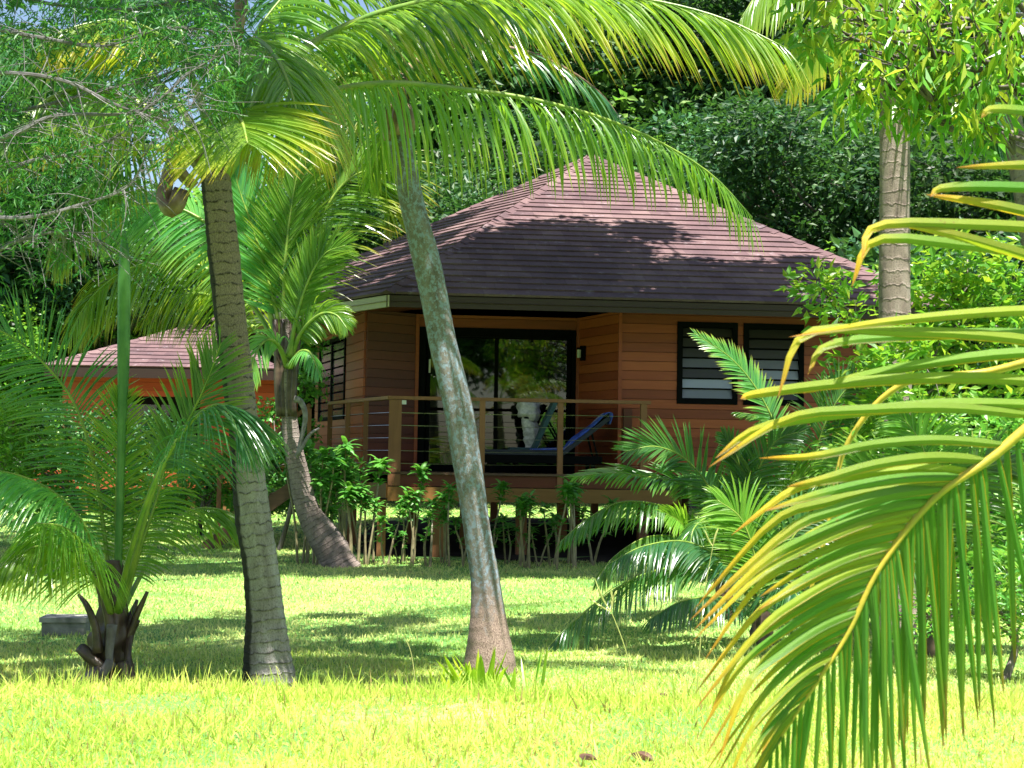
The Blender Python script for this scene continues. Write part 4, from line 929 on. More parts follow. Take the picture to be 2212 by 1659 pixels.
# ---------------------------------------------------------------- young palm at the left front
D3 = 8.0
b = P(228, 1500, D3); t = thing('coconut_palm', 'short young coconut palm with dark stubs and a tall unopened spear leaf at the left', 'palm tree', (b[0], b[1], gz(b[0], b[1])))
rows = [(1530, 140, 282), (1500, 165, 274), (1460, 188, 270), (1400, 196, 274), (1360, 206, 276), (1320, 214, 270), (1270, 220, 270), (1210, 228, 262)]
p, r_ = trunk_from_edges(rows, D3, 60); m = MB(); tube(m, p, r_, 20, wob=lambda L, a: 1 + .14 * np.sin(4 * a + L * 6) + .09 * np.sin(9 * a - L * 22) + .06 * np.sin(L * 55 + 3 * a)); 
for l, r0 in (([(140, 1535, 7.9), (150, 1505, 7.85), (200, 1478, 7.8), (225, 1440, 7.85)], .06), ([(285, 1520, 7.9), (272, 1480, 7.85), (262, 1430, 7.85)], .045), ([(176, 1402, 7.9), (196, 1420, 7.85), (232, 1450, 7.82)], .035)):
    s = smooth(PX(l, D3), 12); tube(m, s, np.linspace(r0, r0 * .7, 12), 9, wob=lambda L, a: 1 + .15 * np.sin(5 * a + L * 30))
m.build('trunk', MAT['fibre'], t, shade=True)
m = MB()
for l in ([(170, 1285, 7.9), (190, 1312, 7.85), (205, 1350, 7.85), (212, 1410, 7.85)], [(318, 1278), (300, 1318), (284, 1360), (268, 1410)], [(296, 1296, 8.1), (284, 1330, 8.05), (274, 1380, 8.0)], [(196, 1230, 7.9), (212, 1262, 7.9), (228, 1310, 7.9), (240, 1360, 7.9)], [(300, 1340, 8), (283, 1372, 8), (276, 1420, 7.9), (284, 1470, 7.9)]):
    s = smooth(PX(l, D3), 14); tube(m, s, np.linspace(.010, .030, 14), 7, wob=lambda L, a: 1 + .12 * np.sin(3 * a + L * 25))
m.build('dead_stubs', MAT['fibre'], t, shade=True)
m = MB()
for l, w_ in (([(240, 1440, 7.84), (236, 1410, 7.84), (242, 1350, 7.88)], .03), ([(214, 1490, 7.80), (224, 1455, 7.79), (240, 1430, 7.82)], .032)):
    s = smooth(PX(l, D3), 10); tube(m, s, np.linspace(w_ * .5, w_, 10), 8)
m.build('sheath', MAT['metalgrey'], t, shade=True)
F = lambda l, **k: frond(t, PX(l, D3), **dict(dict(mat='coco_dark', pet='petiole', L=.46, w=.0145, n=56, r=(.017, .0035), start=.26, yel=.05), **k))
F([(246, 1320), (236, 1250), (222, 1130), (204, 1010), (165, 880), (100, 790, 7.9), (20, 725, 7.8), (-60, 690, 7.7)], a=(78, 35), vee=.1, droop=.5, L=.42, n=84, flat=(.45, -1, .1), start=.24, prof=[.6, .95, 1, .95, .8, .6])
F([(240, 1310), (222, 1240, 7.9), (185, 1140, 7.8), (125, 1070, 7.7), (50, 1030, 7.6), (-40, 1010, 7.5)], a=(70, 30), vee=-.25, droop=1.5, L=.46, n=74, start=.3, mat='coco_teal')
F([(244, 1315), (225, 1270, 7.8), (190, 1190, 7.6), (140, 1140, 7.4), (80, 1130, 7.2)], a=(70, 30), vee=-.25, droop=1.5, L=.5, n=60, start=.3, mat='coco')
F([(256, 1320), (275, 1280), (305, 1180), (338, 1080), (362, 990), (372, 940)], a=(70, 25), vee=.0, droop=.9, L=.30, n=60, start=.28, mat='coco', yel=.15, flat=(-.3, -1, .2))
F([(250, 1320), (252, 1240), (252, 1120), (254, 1000), (258, 900), (264, 860)], a=(68, 25), vee=.1, droop=.25, L=.25, n=56, start=.25, mat='coco', yel=.25, flat=(.1, -1, .3), sides=(1, -1), tipyel=.3)
F([(260, 1325, 8.1), (300, 1250, 8.3), (350, 1150, 8.5), (420, 1100, 8.7), (500, 1110, 8.8), (560, 1170, 8.9)], a=(65, 25), vee=-.2, droop=1.5, L=.42, n=56, start=.35, mat='coco', yel=.2)
F([(255, 1320, 7.9), (280, 1200, 7.7), (330, 1050, 7.5), (390, 940, 7.4), (450, 880, 7.3), (500, 880, 7.3), (530, 930, 7.3)], a=(65, 25), vee=-.25, droop=1.4, L=.52, n=72, start=.40, mat='coco_dark', jit=.2, roll=.5)
F([(256, 1320, 8.0), (290, 1210, 7.9), (335, 1050, 7.8), (390, 940, 7.75), (440, 840, 7.7), (478, 740, 7.65)], a=(55, 20), vee=.1, droop=.3, L=.34, n=56, start=.45, mat='coco_dark', yel=.3, tipyel=.3, flat=(.2, -1, .1))
0 and F([(244, 1315, 8.1), (215, 1180, 8.5), (160, 1030, 8.8), (90, 930, 9.1), (0, 880, 9.3), (-80, 890, 9.4)], a=(75, 30), vee=-.1, droop=.9, L=.55, n=66, mat='coco_dark')
0 and F([(250, 1315, 8.1), (260, 1200, 8.5), (300, 1080, 8.9), (370, 1010, 9.2), (450, 1000, 9.4)], a=(75, 30), vee=-.2, droop=1.2, L=.5, n=60, mat='coco_dark')
F([(240, 1320, 7.9), (210, 1260, 7.7), (150, 1190, 7.5), (80, 1180, 7.3), (10, 1220, 7.2)], a=(70, 30), vee=-.25, droop=1.6, L=.42, n=56, mat='coco', yel=.35, start=.35)
m = MB(); s = smooth(PX([(250, 1370), (256, 1200), (262, 1000), (266, 800), (268, 650), (269, 560), (269, 500)], D3), 40); tube(m, s, np.interp(np.linspace(0, 1, 40), [0, .35, .55, .75, .92, 1], [.022, .024, .036, .036, .022, .004]), 10, wob=lambda L, a: 1 + .05 * np.sin(7 * a + L * 3)); m.build('spear_leaf', MAT['petiole_d'], t, shade=True)

# ---------------------------------------------------------------- palm standing at the right
D5 = 11.6
b = P(1935, 1340, D5); t = thing('coconut_palm', 'tall coconut palm with a straight brown ringed trunk right of the bungalow roof', 'palm tree', (b[0], b[1], gz(b[0], b[1])))
rows = [(1370, 1880, 1990), (1320, 1888, 1980), (1200, 1896, 1972), (1000, 1900, 1970), (800, 1900, 1968), (600, 1898, 1965), (450, 1900, 1965), (250, 1900, 1963), (100, 1904, 1960), (0, 1908, 1956)]
p, r_ = trunk_from_edges(rows, D5, 120); m = MB(); tube(m, p, r_, 20, wob=ringwob(7, 9, .03, .03)); m.build('trunk', MAT['bark3'], t, shade=True)
F = lambda l, **k: frond(t, PX(l, D5), **dict(dict(mat='coco', L=.6, w=.035, n=60, r=(.03, .005), yel=.2), **k))
F([(1925, 60), (1895, 20, 11.4), (1850, 20, 11.2), (1790, 70, 11.0), (1740, 130, 10.9), (1700, 190, 10.9)], a=(55, 20), L=.5, droop=.9, vee=-.1, yel=.75, tipyel=.4, flat=(0, -1, .3), n=48)
F([(1925, 40), (1860, -60, 11.4), (1760, -90, 11.2), (1660, -40, 11), (1600, 40, 10.9)], a=(60, 20), L=.8, droop=1.5, vee=-.3, yel=.3)
F([(1935, 40), (1990, -60, 11.4), (2080, -60, 11.2), (2160, 10, 11), (2200, 110, 10.9)], a=(60, 20), L=.7, droop=1.4, vee=-.3, yel=.5, tipyel=.3)
F([(1930, 60), (1935, -40, 11), (1945, -60, 10.4), (1960, 20, 9.9), (1965, 110, 9.7)], a=(60, 20), L=.6, droop=1.2, vee=-.3, yel=.4)
F([(1930, 40, 11.7), (1940, -120, 12), (1900, -220, 12.6), (1800, -240, 13.2)], a=(60, 20), L=.8, droop=1.2, vee=-.3)
F([(1935, 70, 11.8), (2010, 60, 12.2), (2080, 110, 12.6), (2130, 220, 13), (2150, 330, 13.2)], a=(60, 20), L=.7, droop=1.5, vee=-.3, yel=.05, mat='coco_dark')
m = MB()
for l in ([(1930, 110), (1912, 70, 11.5), (1900, 20, 11.4)], [(1935, 110), (1950, 60, 11.5), (1965, 0, 11.4)], [(1930, 100, 11.4), (1932, 40, 11.3), (1936, -30, 11.2)]):
    s = smooth(PX(l, D5), 10); tube(m, s, np.linspace(.10, .04, 10), 8)
m.build('husk', MAT['husk'], t, shade=True)

# slanting trunk at the right edge
b = G(2235, 1290); t = thing('coconut_palm', 'coconut palm with a slanting grey trunk cut by the right edge', 'palm tree', (b[0], b[1], gz(b[0], b[1])))
D6 = float(b[1]); rows = [(1310, 2215, 2290), (1200, 2240, 2300), (900, 2235, 2290), (600, 2215, 2265), (420, 2190, 2240), (300, 2168, 2215), (200, 2150, 2195), (60, 2128, 2170), (-60, 2105, 2145)]
p, r_ = trunk_from_edges(rows, D6, 80); m = MB(); tube(m, p, r_, 14, wob=ringwob(9, 9, .02, .03)); m.build('trunk', MAT['bark3'], t, shade=True)
cpt = P(2120, -80, D6)
rosette(t, cpt, [(200, 45, 2.4, 110), (250, 40, 2.5, 120), (290, 50, 2.5, 110), (330, 30, 2.4, 120), (20, 50, 2.5, 110), (70, 30, 2.5, 120), (120, 45, 2.4, 110), (160, 20, 2.3, 100), (270, 5, 2.2, 90)], L=.65, w=.035, n=46, a=(60, 20), droop=1.4, vee=-.25, yel=.2, start=.25, seg=4, fold=0, mat='coco')

# ---------------------------------------------------------------- palm whose frond hangs in the foreground
tb = A3(2.75, 4.0, 0); t = thing('coconut_palm', 'palm just outside the right edge whose big yellow tipped frond fills the right foreground', 'palm tree', (tb[0], tb[1], gz(tb[0], tb[1])))
cpt = A3(2.70, 3.9, 2.9); m = MB(); p = smooth([tb - A3(0, 0, .1), tb + A3(.06, 0, 1.2), cpt], 60); tube(m, p, np.linspace(.17, .10, 60), 18, wob=ringwob(5, 12, .02, .03)); m.build('trunk', MAT['bark1'], t, shade=True)
def hero_frond():
    Dn = 3.2
    rp = [cpt, P(2640, 250, 3.55), P(2600, 420, 3.3), P(2490, 610, 3.22), P(2350, 790, 3.2), P(2165, 970, 3.2), P(2020, 1075, 3.2), P(1900, 1225, 3.2), P(1830, 1370, 3.2), P(1720, 1540, 3.2), P(1615, 1700, 3.2), P(1500, 1850, 3.2)]
    s = smooth(rp, 90); m = MB(); mr = MB(); tube(mr, s, np.interp(np.linspace(0, 1, 90), [0, .2, .5, .8, 1], [.032, .020, .0095, .005, .0025]), 8)
    sc = np.array([proj(q) for q in s]); 
    def at(py, px=None):
        i = int(np.argmin(np.abs(sc[:, 1] - py))); return s[i], i
    def leaf(base, tip, w, sag=0.0, dz=0.0, yel=.2, tipy=.8, kx=None, mid=None):
        """One leaflet from a rachis point to a tip, bowed by sag metres, with an optional bent-over end."""
        tip = np.asarray(tip, float); base = np.asarray(base, float); L = np.linalg.norm(tip - base)
        c = [base, base * .65 + tip * .35 + A3(0, 0, sag), base * .3 + tip * .7 + A3(0, 0, sag * .9), tip]
        if kx is not None: c.append(kx)
        q = smooth(c, 15); d = norm(np.gradient(q, axis=0)); view = norm(EYE - q)
        wv = norm(np.cross(d, view) + rs.normal(0, .05, 3)); nn = np.cross(wv, d); f = np.linspace(0, 1, 15)
        hw = w / 2 * np.interp(f, [0, .04, .25, .7, .92, 1], [.5, .85, 1, .8, .4, .03])[:, None]; tw = rs.uniform(-.5, .5) * f[:, None]
        a = q - wv * hw * np.cos(tw) - nn * hw * (.35 + np.sin(tw)); c_ = q + wv * hw * np.cos(tw) - nn * hw * (.35 - np.sin(tw)); b_ = q + nn * hw * .2
        V = np.stack([a, a * .72 + b_ * .28, b_, c_], 1); i = np.arange(14)[:, None]; j = np.arange(3)[None]; k = i * 4 + j
        col = np.zeros((15, 4, 4)); col[..., 0] = rs.rand(); col[..., 1] = np.clip(yel + tipy * np.clip((f - .62) / .38, 0, 1) ** 1.2, 0, 1)[:, None]
        col[:, 0, 1] = np.clip(col[:, 0, 1] + .45 + .45 * np.sin(f * 9 + rs.rand() * 6), 0, 1)     # yellowed margin along one edge
        col[..., 3] = np.array([0, .28, .5, 1])[None]
        col[..., 2] = np.clip((f - .86) / .14, 0, 1)[:, None] * .9
        m.add(V.reshape(-1, 3), q=np.stack([k, k + 1, k + 5, k + 4], -1).reshape(-1, 4), c=col.reshape(-1, 4))
    # leaflets reaching left (tips in picture terms, real depth 2.9-3.3 m), top to bottom
    left = [((2595, 330), (2150, 235), (2120, 255)), ((2590, 400), (2065, 362), None), ((2570, 470), (2045, 405), (2010, 425)), ((2545, 520), (1895, 488), (1862, 560)), ((2530, 545), (2000, 420), None), ((2500, 600), (1890, 520), (1840, 620)), ((2470, 640), (1905, 475), None),
            ((2440, 680), (1705, 728), None), ((2400, 735), (1790, 745), (1745, 810)), ((2380, 745), (1740, 722), (1680, 860)), ((2370, 770), (1800, 828), (1735, 850)), ((2320, 825), (1640, 850), (1600, 862)), ((2270, 880), (1640, 925), (1545, 990)), ((2240, 905), (1700, 905), (1530, 1010)), ((2170, 962), (1760, 985), (1640, 990)),
            ((2130, 1000), (1780, 1035), (1700, 1052)), ((2085, 1030), (1650, 1105), (1480, 1270)), ((2050, 1055), (1700, 1150), (1490, 1340)), ((2010, 1088), (1650, 1215), (1500, 1360)), ((1985, 1115), (1620, 1245), (1500, 1445)), ((1950, 1160), (1640, 1290), (1495, 1430)), ((1925, 1190), (1630, 1330), (1500, 1500)),
            ((1900, 1228), (1640, 1370), (1530, 1540)), ((1880, 1265), (1600, 1440), (1510, 1590)), ((1862, 1300), (1640, 1440), (1520, 1640)), ((1845, 1335), (1620, 1500), (1540, 1660)), ((1828, 1370), (1640, 1520), (1540, 1690)), ((1805, 1412), (1620, 1580), (1560, 1720)), ((1780, 1450), (1640, 1590), None), ((1755, 1485), (1630, 1640), None), ((1730, 1525), (1620, 1690), None), ((1700, 1568), (1600, 1740), None), ((1670, 1612), (1590, 1760), None)]
    full = []
    for k, (l0, l1) in enumerate(zip(left[:-1], left[1:])):
        full.append(l0)
        if k >= 15: full.append((tuple((np.array(l0[0]) + l1[0]) / 2), tuple((np.array(l0[1]) + l1[1]) / 2 + rs.uniform(-18, 18, 2)), None if l0[2] is None or l1[2] is None else tuple((np.array(l0[2]) + l1[2]) / 2 + rs.uniform(-22, 22, 2))))
    full.append(left[-1])
    for (bx, by), (tx, ty), kk in full:
        i = int(np.argmin((sc[:, 0] - bx) ** 2 + (sc[:, 1] - by) ** 2)); dd = rs.uniform(-.16, .02)
        wd = .027 if by < 1100 else .020 if by < 1350 else .014
        leaf(s[i], P(tx, ty, 3.2 + dd), wd * rs.uniform(.85, 1.1), sag=.02, yel=rs.uniform(0, .22), tipy=rs.uniform(.45, .95), kx=None if kk is None or (by > 1000 and rs.rand() < .5) else P(kk[0], kk[1], 3.2 + dd * 1.3))
    # leaflets hanging on the other side
    for i in range(14, 90):
        if (i * 7) % 10 > 5 and i < 80 and i > 40: 
            pass
        px, py = sc[i]; f = (i - 14) / 76
        for h in ((0, 1) if i < 60 and rs.rand() < .45 else (0,)):
            if rs.rand() < .06: continue
            L = np.interp(i, [14, 40, 55, 70, 89], [.80, .62, .52, .36, .18]) * rs.uniform(.82, 1.1)
            an = rad(np.interp(i, [14, 45, 70, 89], [62, 84, 90, 98]) + rs.normal(0, 3.0)); dirp = A3(math.cos(an), rs.uniform(-.05, .25), -math.sin(an))
            leaf(s[i] * (1 - h * .5) + s[max(0, i - 1)] * h * .5, s[i] + norm(dirp) * L, np.interp(i, [14, 50, 70, 89], [.021, .017, .013, .008]) * rs.uniform(.8, 1.05), sag=0, yel=rs.uniform(0, .05), tipy=rs.uniform(.0, .25))
    o = mr.build('frond', MAT['petiole_y'], t, shade=True); m.build('leaves', MAT['coco_near']).parent = o
hero_frond()
# one dead leaflet strip hanging and the rest of the crown
rosette(t, cpt, [(60, 40, 2.6, 90), (100, 30, 2.5, 100), (140, 50, 2.5, 100), (20, 60, 2.4, 80), (175, 55, 2.2, 100), (75, 10, 2.3, 80)], L=.6, w=.034, n=46, a=(60, 20), droop=1.2, vee=-.2, yel=.3, start=.22, seg=4, fold=0, tipyel=.5, mat='coco_near')
frond(t, PX([(2420, 720, 3.5), (2150, 800, 3.6), (1950, 830, 3.65), (1830, 960, 3.7), (1790, 1130, 3.7), (1745, 1300, 3.7)], 3.6), L=.04, w=.02, n=10, mat='coco_near', pet='petiole_y', r=(.011, .005), start=.5)
# ---------------------------------------------------------------- feather palms clumped at the right of the deck
def clump_palm(name, label, base_px, D, fr, group=None, **kw):
    b = P(base_px[0], base_px[1], D); b[2] = gz(b[0], b[1]); t = thing('feather_palm', label, 'palm', b, group)
    m = MB(); p = smooth([b - A3(0, 0, .1), b + A3(.02, 0, .15), b + A3(.0, .02, .35)], 14); tube(m, p, np.linspace(.10, .05, 14), 12, wob=lambda L, a: 1 + .15 * np.sin(5 * a + L * 40)); m.build('trunk', MAT['fibre'], t, shade=True)
    c = p[-1]
    for l, o in fr:
        pts = [c + A3(*rs.normal(0, .02, 3))] + PX(l, D)
        frond(t, pts, **dict(dict(mat='areca', L=.42, w=.024, n=62, r=(.016, .003), start=.28, yel=.06, a=(62, 25), droop=.7, vee=.05, pet='petiole', fold=.3), **{**kw, **o}))
    return t
DR = 12.2
clump_palm('feather_palm', 'dense feather palm with glossy silver green fronds below the right end of the deck', (1560, 1285), DR, [
    ([(1590, 1180), (1555, 1090), (1490, 1000), (1420, 965, 12), (1350, 975, 11.9)], dict(L=.40, flat=(.1, -1, .6), droop=.2, vee=.1)),
    ([(1580, 1170), (1540, 1080), (1480, 1045), (1400, 1030, 12), (1320, 1022, 11.8), (1240, 1030, 11.6)], dict(L=.34, w=.03, flat=(-.1, -.6, 1), droop=.35, yel=.15)),
    ([(1560, 1180), (1500, 1120), (1420, 1090, 12), (1340, 1085, 11.8), (1270, 1120, 11.7), (1210, 1170, 11.6)], dict(droop=1.6, vee=-.2, L=.36)),
    ([(1550, 1210), (1480, 1165), (1400, 1160, 11.9), (1330, 1200, 11.7), (1290, 1250, 11.6)], dict(droop=1.3, vee=-.2, L=.40, yel=.15)),
    ([(1600, 1180), (1610, 1090), (1640, 1010), (1680, 950), (1740, 930)], dict(L=.32, flat=(0, -1, .4), droop=.4, vee=.2)),
    ([(1590, 1190), (1600, 1100), (1600, 1020), (1585, 970), (1560, 935)], dict(L=.22, w=.03, flat=(0, -1, .4), droop=.4, vee=.2)),
    ([(1610, 1190), (1650, 1110), (1700, 1050), (1760, 1030), (1820, 1060)], dict(L=.42, mat='bright', yel=.35, flat=(0, -1, .5), droop=.6)),
    ([(1560, 1230), (1500, 1180), (1470, 1130, 11.8), (1440, 1110, 11.6)], dict(L=.30, mat='bright', yel=.2, flat=(0, -1, .5), droop=.6)),
    ([(1580, 1200), (1560, 1150, 11.8), (1530, 1120, 11.5), (1500, 1140, 11.2), (1490, 1180, 11.1)], dict(L=.32, mat='areca', droop=1.0)),
    ([(1600, 1200), (1620, 1120, 12.4), (1590, 1050, 12.8), (1530, 1020, 13.2), (1460, 1030, 13.5)], dict(L=.45, mat='coco_dark', droop=1.0, vee=-.1)),
])
clump_palm('feather_palm', 'low feather palm arching over the lawn in front of the larger feather palm', (1640, 1350), 10.6, [
    ([(1630, 1300), (1560, 1240), (1470, 1225), (1380, 1245, 10.4), (1290, 1300, 10.2), (1200, 1380, 10.0), (1165, 1430, 9.9)], dict(L=.40, w=.018, n=84, droop=1.1, vee=-.25, mat='areca', start=.3)),
    ([(1620, 1290), (1560, 1210), (1480, 1170), (1390, 1180, 10.4), (1320, 1215, 10.2)], dict(L=.38, droop=1.3, vee=-.2, mat='coco_dark')),
    ([(1640, 1290), (1630, 1200), (1600, 1120), (1550, 1080)], dict(L=.40, droop=.6, flat=(0, -1, .5), mat='bright', yel=.2)),
    ([(1660, 1290), (1690, 1200), (1740, 1130), (1810, 1100)], dict(L=.42, droop=.8, flat=(0, -1, .5), mat='areca')),
    ([(1620, 1310), (1550, 1290, 10.4), (1470, 1300, 10.2), (1400, 1340, 10)], dict(L=.34, droop=1.3, vee=-.2, mat='coco_dark')),
    ([(1660, 1310), (1740, 1250), (1830, 1240), (1900, 1300)], dict(L=.40, droop=1.2, vee=-.2, mat='areca', yel=.2)),
    ([(1650, 1320, 10.4), (1670, 1270, 10.0), (1700, 1260, 9.6), (1730, 1300, 9.3)], dict(L=.36, droop=1.2, vee=-.2, mat='coco_dark'))], n=60)
clump_palm('feather_palm', 'feather palm with one frond raised against the louvre windows', (1740, 1270), 13.2, [
    ([(1720, 1100), (1690, 960), (1640, 850), (1580, 775), (1500, 720)], dict(L=.26, mat='coco_teal', n=74, flat=(.2, -1, .3), tipyel=.5, droop=.3, vee=.1)),
    ([(1735, 1080), (1720, 990), (1680, 930), (1640, 900), (1590, 890)], dict(L=.22, mat='areca', droop=.8)),
    ([(1750, 1080), (1770, 950), (1820, 850), (1890, 800)], dict(L=.45, mat='areca', flat=(0, -1, .5))),
    ([(1750, 1100), (1800, 1000), (1880, 930), (1960, 930)], dict(L=.45, mat='bright', flat=(0, -1, .5), yel=.3)),
    ([(1760, 1120), (1840, 1060), (1930, 1050), (2000, 1110)], dict(L=.45, mat='areca', droop=1.2)),
    ([(1740, 1120), (1700, 1060), (1640, 1050), (1580, 1080)], dict(L=.32, mat='coco_dark', droop=1.2))])
clump_palm('feather_palm', 'bright green feather palm behind the hanging foreground leaflets', (2010, 1330), 10.0, [
    ([(1990, 1200), (1950, 1090), (1880, 1020), (1790, 1010)], dict(L=.45, mat='bright', yel=.3, flat=(0, -1, .6))),
    ([(2010, 1180), (2010, 1060), (1990, 960), (1940, 890)], dict(L=.45, mat='bright', flat=(0, -1, .5))),
    ([(2030, 1190), (2070, 1080), (2130, 1010), (2210, 1000)], dict(L=.45, mat='areca', yel=.3, flat=(0, -1, .6))),
    ([(2000, 1230), (1920, 1180), (1830, 1180), (1760, 1230)], dict(L=.42, mat='areca', droop=1.2)),
    ([(2040, 1230), (2110, 1180), (2180, 1190), (2230, 1240)], dict(L=.42, mat='bright', droop=1.1)),
    ([(2010, 1230, 9.8), (1980, 1190, 9.4), (1940, 1200, 9.0), (1910, 1260, 8.8)], dict(L=.38, droop=1.2, mat='areca'))])

# ---------------------------------------------------------------- thin plants in front of the deck
def stem_plant(stems, hs, leafn=16, ls=.17, mat='shrub', sparse=False):
    t = thing('stem_plant', 'slender stemmed leafy plant in the row before the deck', 'plant', (0, 0, 0), 'slender plants in the row before the deck')
    for k in range(stems):
        m = MB(); h = hs * rs.uniform(.72, 1.05); dx, dy = rs.normal(0, .07, 2); x0 = rs.normal(0, .04)
        s = smooth([A3(x0, 0, -.05), A3(x0 + dx * .3 + rs.normal(0, .02), dy * .4, h * .4), A3(x0 + dx, dy, h * .78), A3(x0 + dx * 1.3, dy, h)], 14); tube(m, s, np.linspace(.018, .007, 14), 6); m.build('stem', MAT['stem'], t)
        m = MB(); tops = [(s[-1], leafn, ls)] + ([(s[-4], leafn // 2, ls * .8)] if rs.rand() < .9 else []) + ([(s[6] + A3(.03, 0, 0), 8, ls * .7)] if rs.rand() < .7 else [])
        for c, n, L in tops:
            az = np.arange(n) * 2.4 + rs.rand() * 6; el = rs.uniform(.0, 1.2, n); d = np.stack([np.cos(az) * np.cos(el), np.sin(az) * np.cos(el), np.sin(el)], 1)
            B = c + np.stack([np.zeros(n), np.zeros(n), rs.uniform(-.09, .03, n)], 1); sw = np.stack([-np.sin(az), np.cos(az), np.zeros(n)], 1)
            leaflets(m, B, d, sw, L * rs.uniform(.7, 1.15, n), np.full(n, L * .36), .9, 4, .25, np.clip(rs.normal(.05, .1, n), 0, 1), taper0=.25)
        m.build('leaves', MAT[mat], t)
    return t
protos = [(stem_plant(s_, h_ * 1.1, int(n_ * 1.5), l_, m_)) for s_, h_, n_, l_, m_ in ((1, 1.15, 18, .19, 'shrub'), (2, 1.10, 15, .17, 'shrub'), (3, 1.0, 14, .16, 'shrub'), (2, .80, 12, .15, 'shrub'), (4, 1.25, 16, .19, 'shrub'))]
pk = [kids(o) for o in protos]
row = [(655, 4, 1.05), (685, 4, 1.1), (712, 2, 1.12), (742, 4, 1.12), (768, 1, 1.05), (790, 2, .9), (815, 0, 1.15), (838, 3, .9), (872, 2, .8), (893, 0, 1.08), (906, 1, .98), (930, 3, 1.05), (948, 1, .95), (975, 0, .9), (998, 3, .9), (1072, 0, .92), (1092, 3, .8), (1112, 1, .95), (1140, 2, .92), (1165, 3, .75), (1188, 3, 1.0), (1208, 0, .93), (1232, 2, 1.05), (1256, 1, 1.15), (1280, 3, 1.1), (728, 1, 1.15), (775, 2, 1.0), (700, 2, .8), (860, 3, .6), (960, 2, .7), (1060, 3, .7), (1130, 3, .6)]
lab = {655: 'bushy slender plant at the far left end of the row, beside the curved palm trunk', 768: 'tall slender plant left of the wide corner post of the railing', 893: 'sunlit slender plant with bright glossy leaves before the deck', 1256: 'tall slender plant at the right end of the row, below the blue towel', 1072: 'slender plant just right of the leaning palm trunk'}
used = set()
ORD = 'first second third fourth fifth sixth seventh eighth ninth tenth eleventh twelfth thirteenth fourteenth fifteenth sixteenth seventeenth eighteenth nineteenth twentieth twenty-first twenty-second twenty-third twenty-fourth twenty-fifth twenty-sixth twenty-seventh twenty-eighth twenty-ninth thirtieth thirty-first thirty-second thirty-third'.split()
row.sort()
for i, (px, k, sc_) in enumerate(row):
    D = rs.uniform(17.6, 18.7); q = P(px, 1200, D); q[2] = gz(q[0], q[1]); lb = lab.get(px) or 'slender stemmed plant before the deck, %s in the row from the curved palm' % ORD[i]
    if k not in used:
        o = protos[k]; used.add(k); o.location = Vector(q); o.rotation_euler[2] = rs.rand() * 6.28; o.scale = (sc_,) * 3
        if lb: o['label'] = lb
    else: copy_tree(protos[k], pk[k], q, rs.rand() * 6.28, sc_, lb)

# ---------------------------------------------------------------- leafy shrubs and small trees
def shrub(label, base, clumps, n, size, leaf, r0=.05, group=None, **kw):
    return broad_tree('shrub', label, 'shrub', base, clumps, r0, leaf=leaf, size=size, n=n, fork=.2, group=group, **kw)
def C_(l, D, jit=.3): return [(*P(a, b_, D + rs.uniform(-jit, jit)), r_) for a, b_, r_ in l]
def base_at(px, py, D): b_ = P(px, py, D); b_[2] = gz(b_[0], b_[1]); return b_
shrub('branching shrub with glossy light green leaves around the right end of the bungalow', base_at(1900, 1250, 13.5), C_([(1770, 620, .34), (1830, 690, .30), (1880, 800, .42), (1990, 760, .5), (2060, 650, .5), (2140, 720, .55), (1960, 620, .38), (2090, 560, .42), (2200, 620, .5), (1850, 900, .4), (1990, 900, .55), (2120, 860, .55)], 13.5), 330, .13, 'bright', .06, asp=.45, yel=.25)
shrub('leafy shrub hiding the lower part of the straight brown palm trunk', base_at(1950, 1340, 10.7), C_([(1900, 790, .2), (1965, 740, .22), (1930, 860, .26), (1990, 920, .26), (1900, 960, .26), (1950, 1060, .28), (1890, 1120, .26), (2000, 1140, .26)], 10.8, .15), 260, .11, 'bright', .03, asp=.4, yel=.2)
shrub('dense leafy shrub filling the ground behind the foreground frond', base_at(2080, 1260, 12.5), C_([(1850, 1000, .45), (1950, 1050, .5), (2060, 1000, .55), (2170, 960, .6), (1900, 1150, .45), (2040, 1150, .55), (2180, 1120, .6), (1830, 1090, .35), (2230, 1240, .5)], 12.5), 520, .11, 'shrub', .05, asp=.42, yel=.2)
shrub('low twiggy shrub in the grass at the lower right', base_at(2150, 1420, 9.0), C_([(2080, 1290, .28), (2180, 1260, .33), (2230, 1330, .3), (1990, 1330, .22)], 9.0, .15), 340, .07, 'shrub', .03, asp=.3, yel=.3)
shrub('green bush at the foot of the left bungalow deck', base_at(430, 1130, 24), C_([(400, 1060, .5), (450, 1010, .55), (500, 1060, .5), (350, 1090, .4), (590, 1060, .5), (560, 980, .5), (600, 1010, .45)], 24), 600, .12, 'shrub', .05, asp=.4)
shrub('light leaved bush at the left edge before the second bungalow', base_at(60, 1130, 20), C_([(30, 1000, .5), (90, 960, .45), (150, 1000, .4), (10, 900, .5), (70, 1060, .5), (150, 1070, .4), (-30, 1060, .5), (0, 960, .4)], 20), 500, .12, 'bright', .05, asp=.4, yel=.1)
shrub('dark leafy bush in front of the second bungalow wall', base_at(250, 1080, 30), C_([(150, 960, .6), (220, 930, .6), (290, 960, .55), (370, 950, .5), (180, 1010, .5), (300, 1020, .5), (400, 990, .5), (120, 900, .5), (340, 920, .4)], 30), 560, .14, 'forest', .06, asp=.4)
shrub('leafy bush between the curved palm trunk and the deck steps', base_at(600, 1140, 20.5), C_([(560, 1040, .35), (600, 1070, .35), (575, 960, .35), (650, 930, .3), (660, 830, .35), (655, 740, .4), (590, 890, .3)], 21.5), 300, .10, 'shrub', .04)
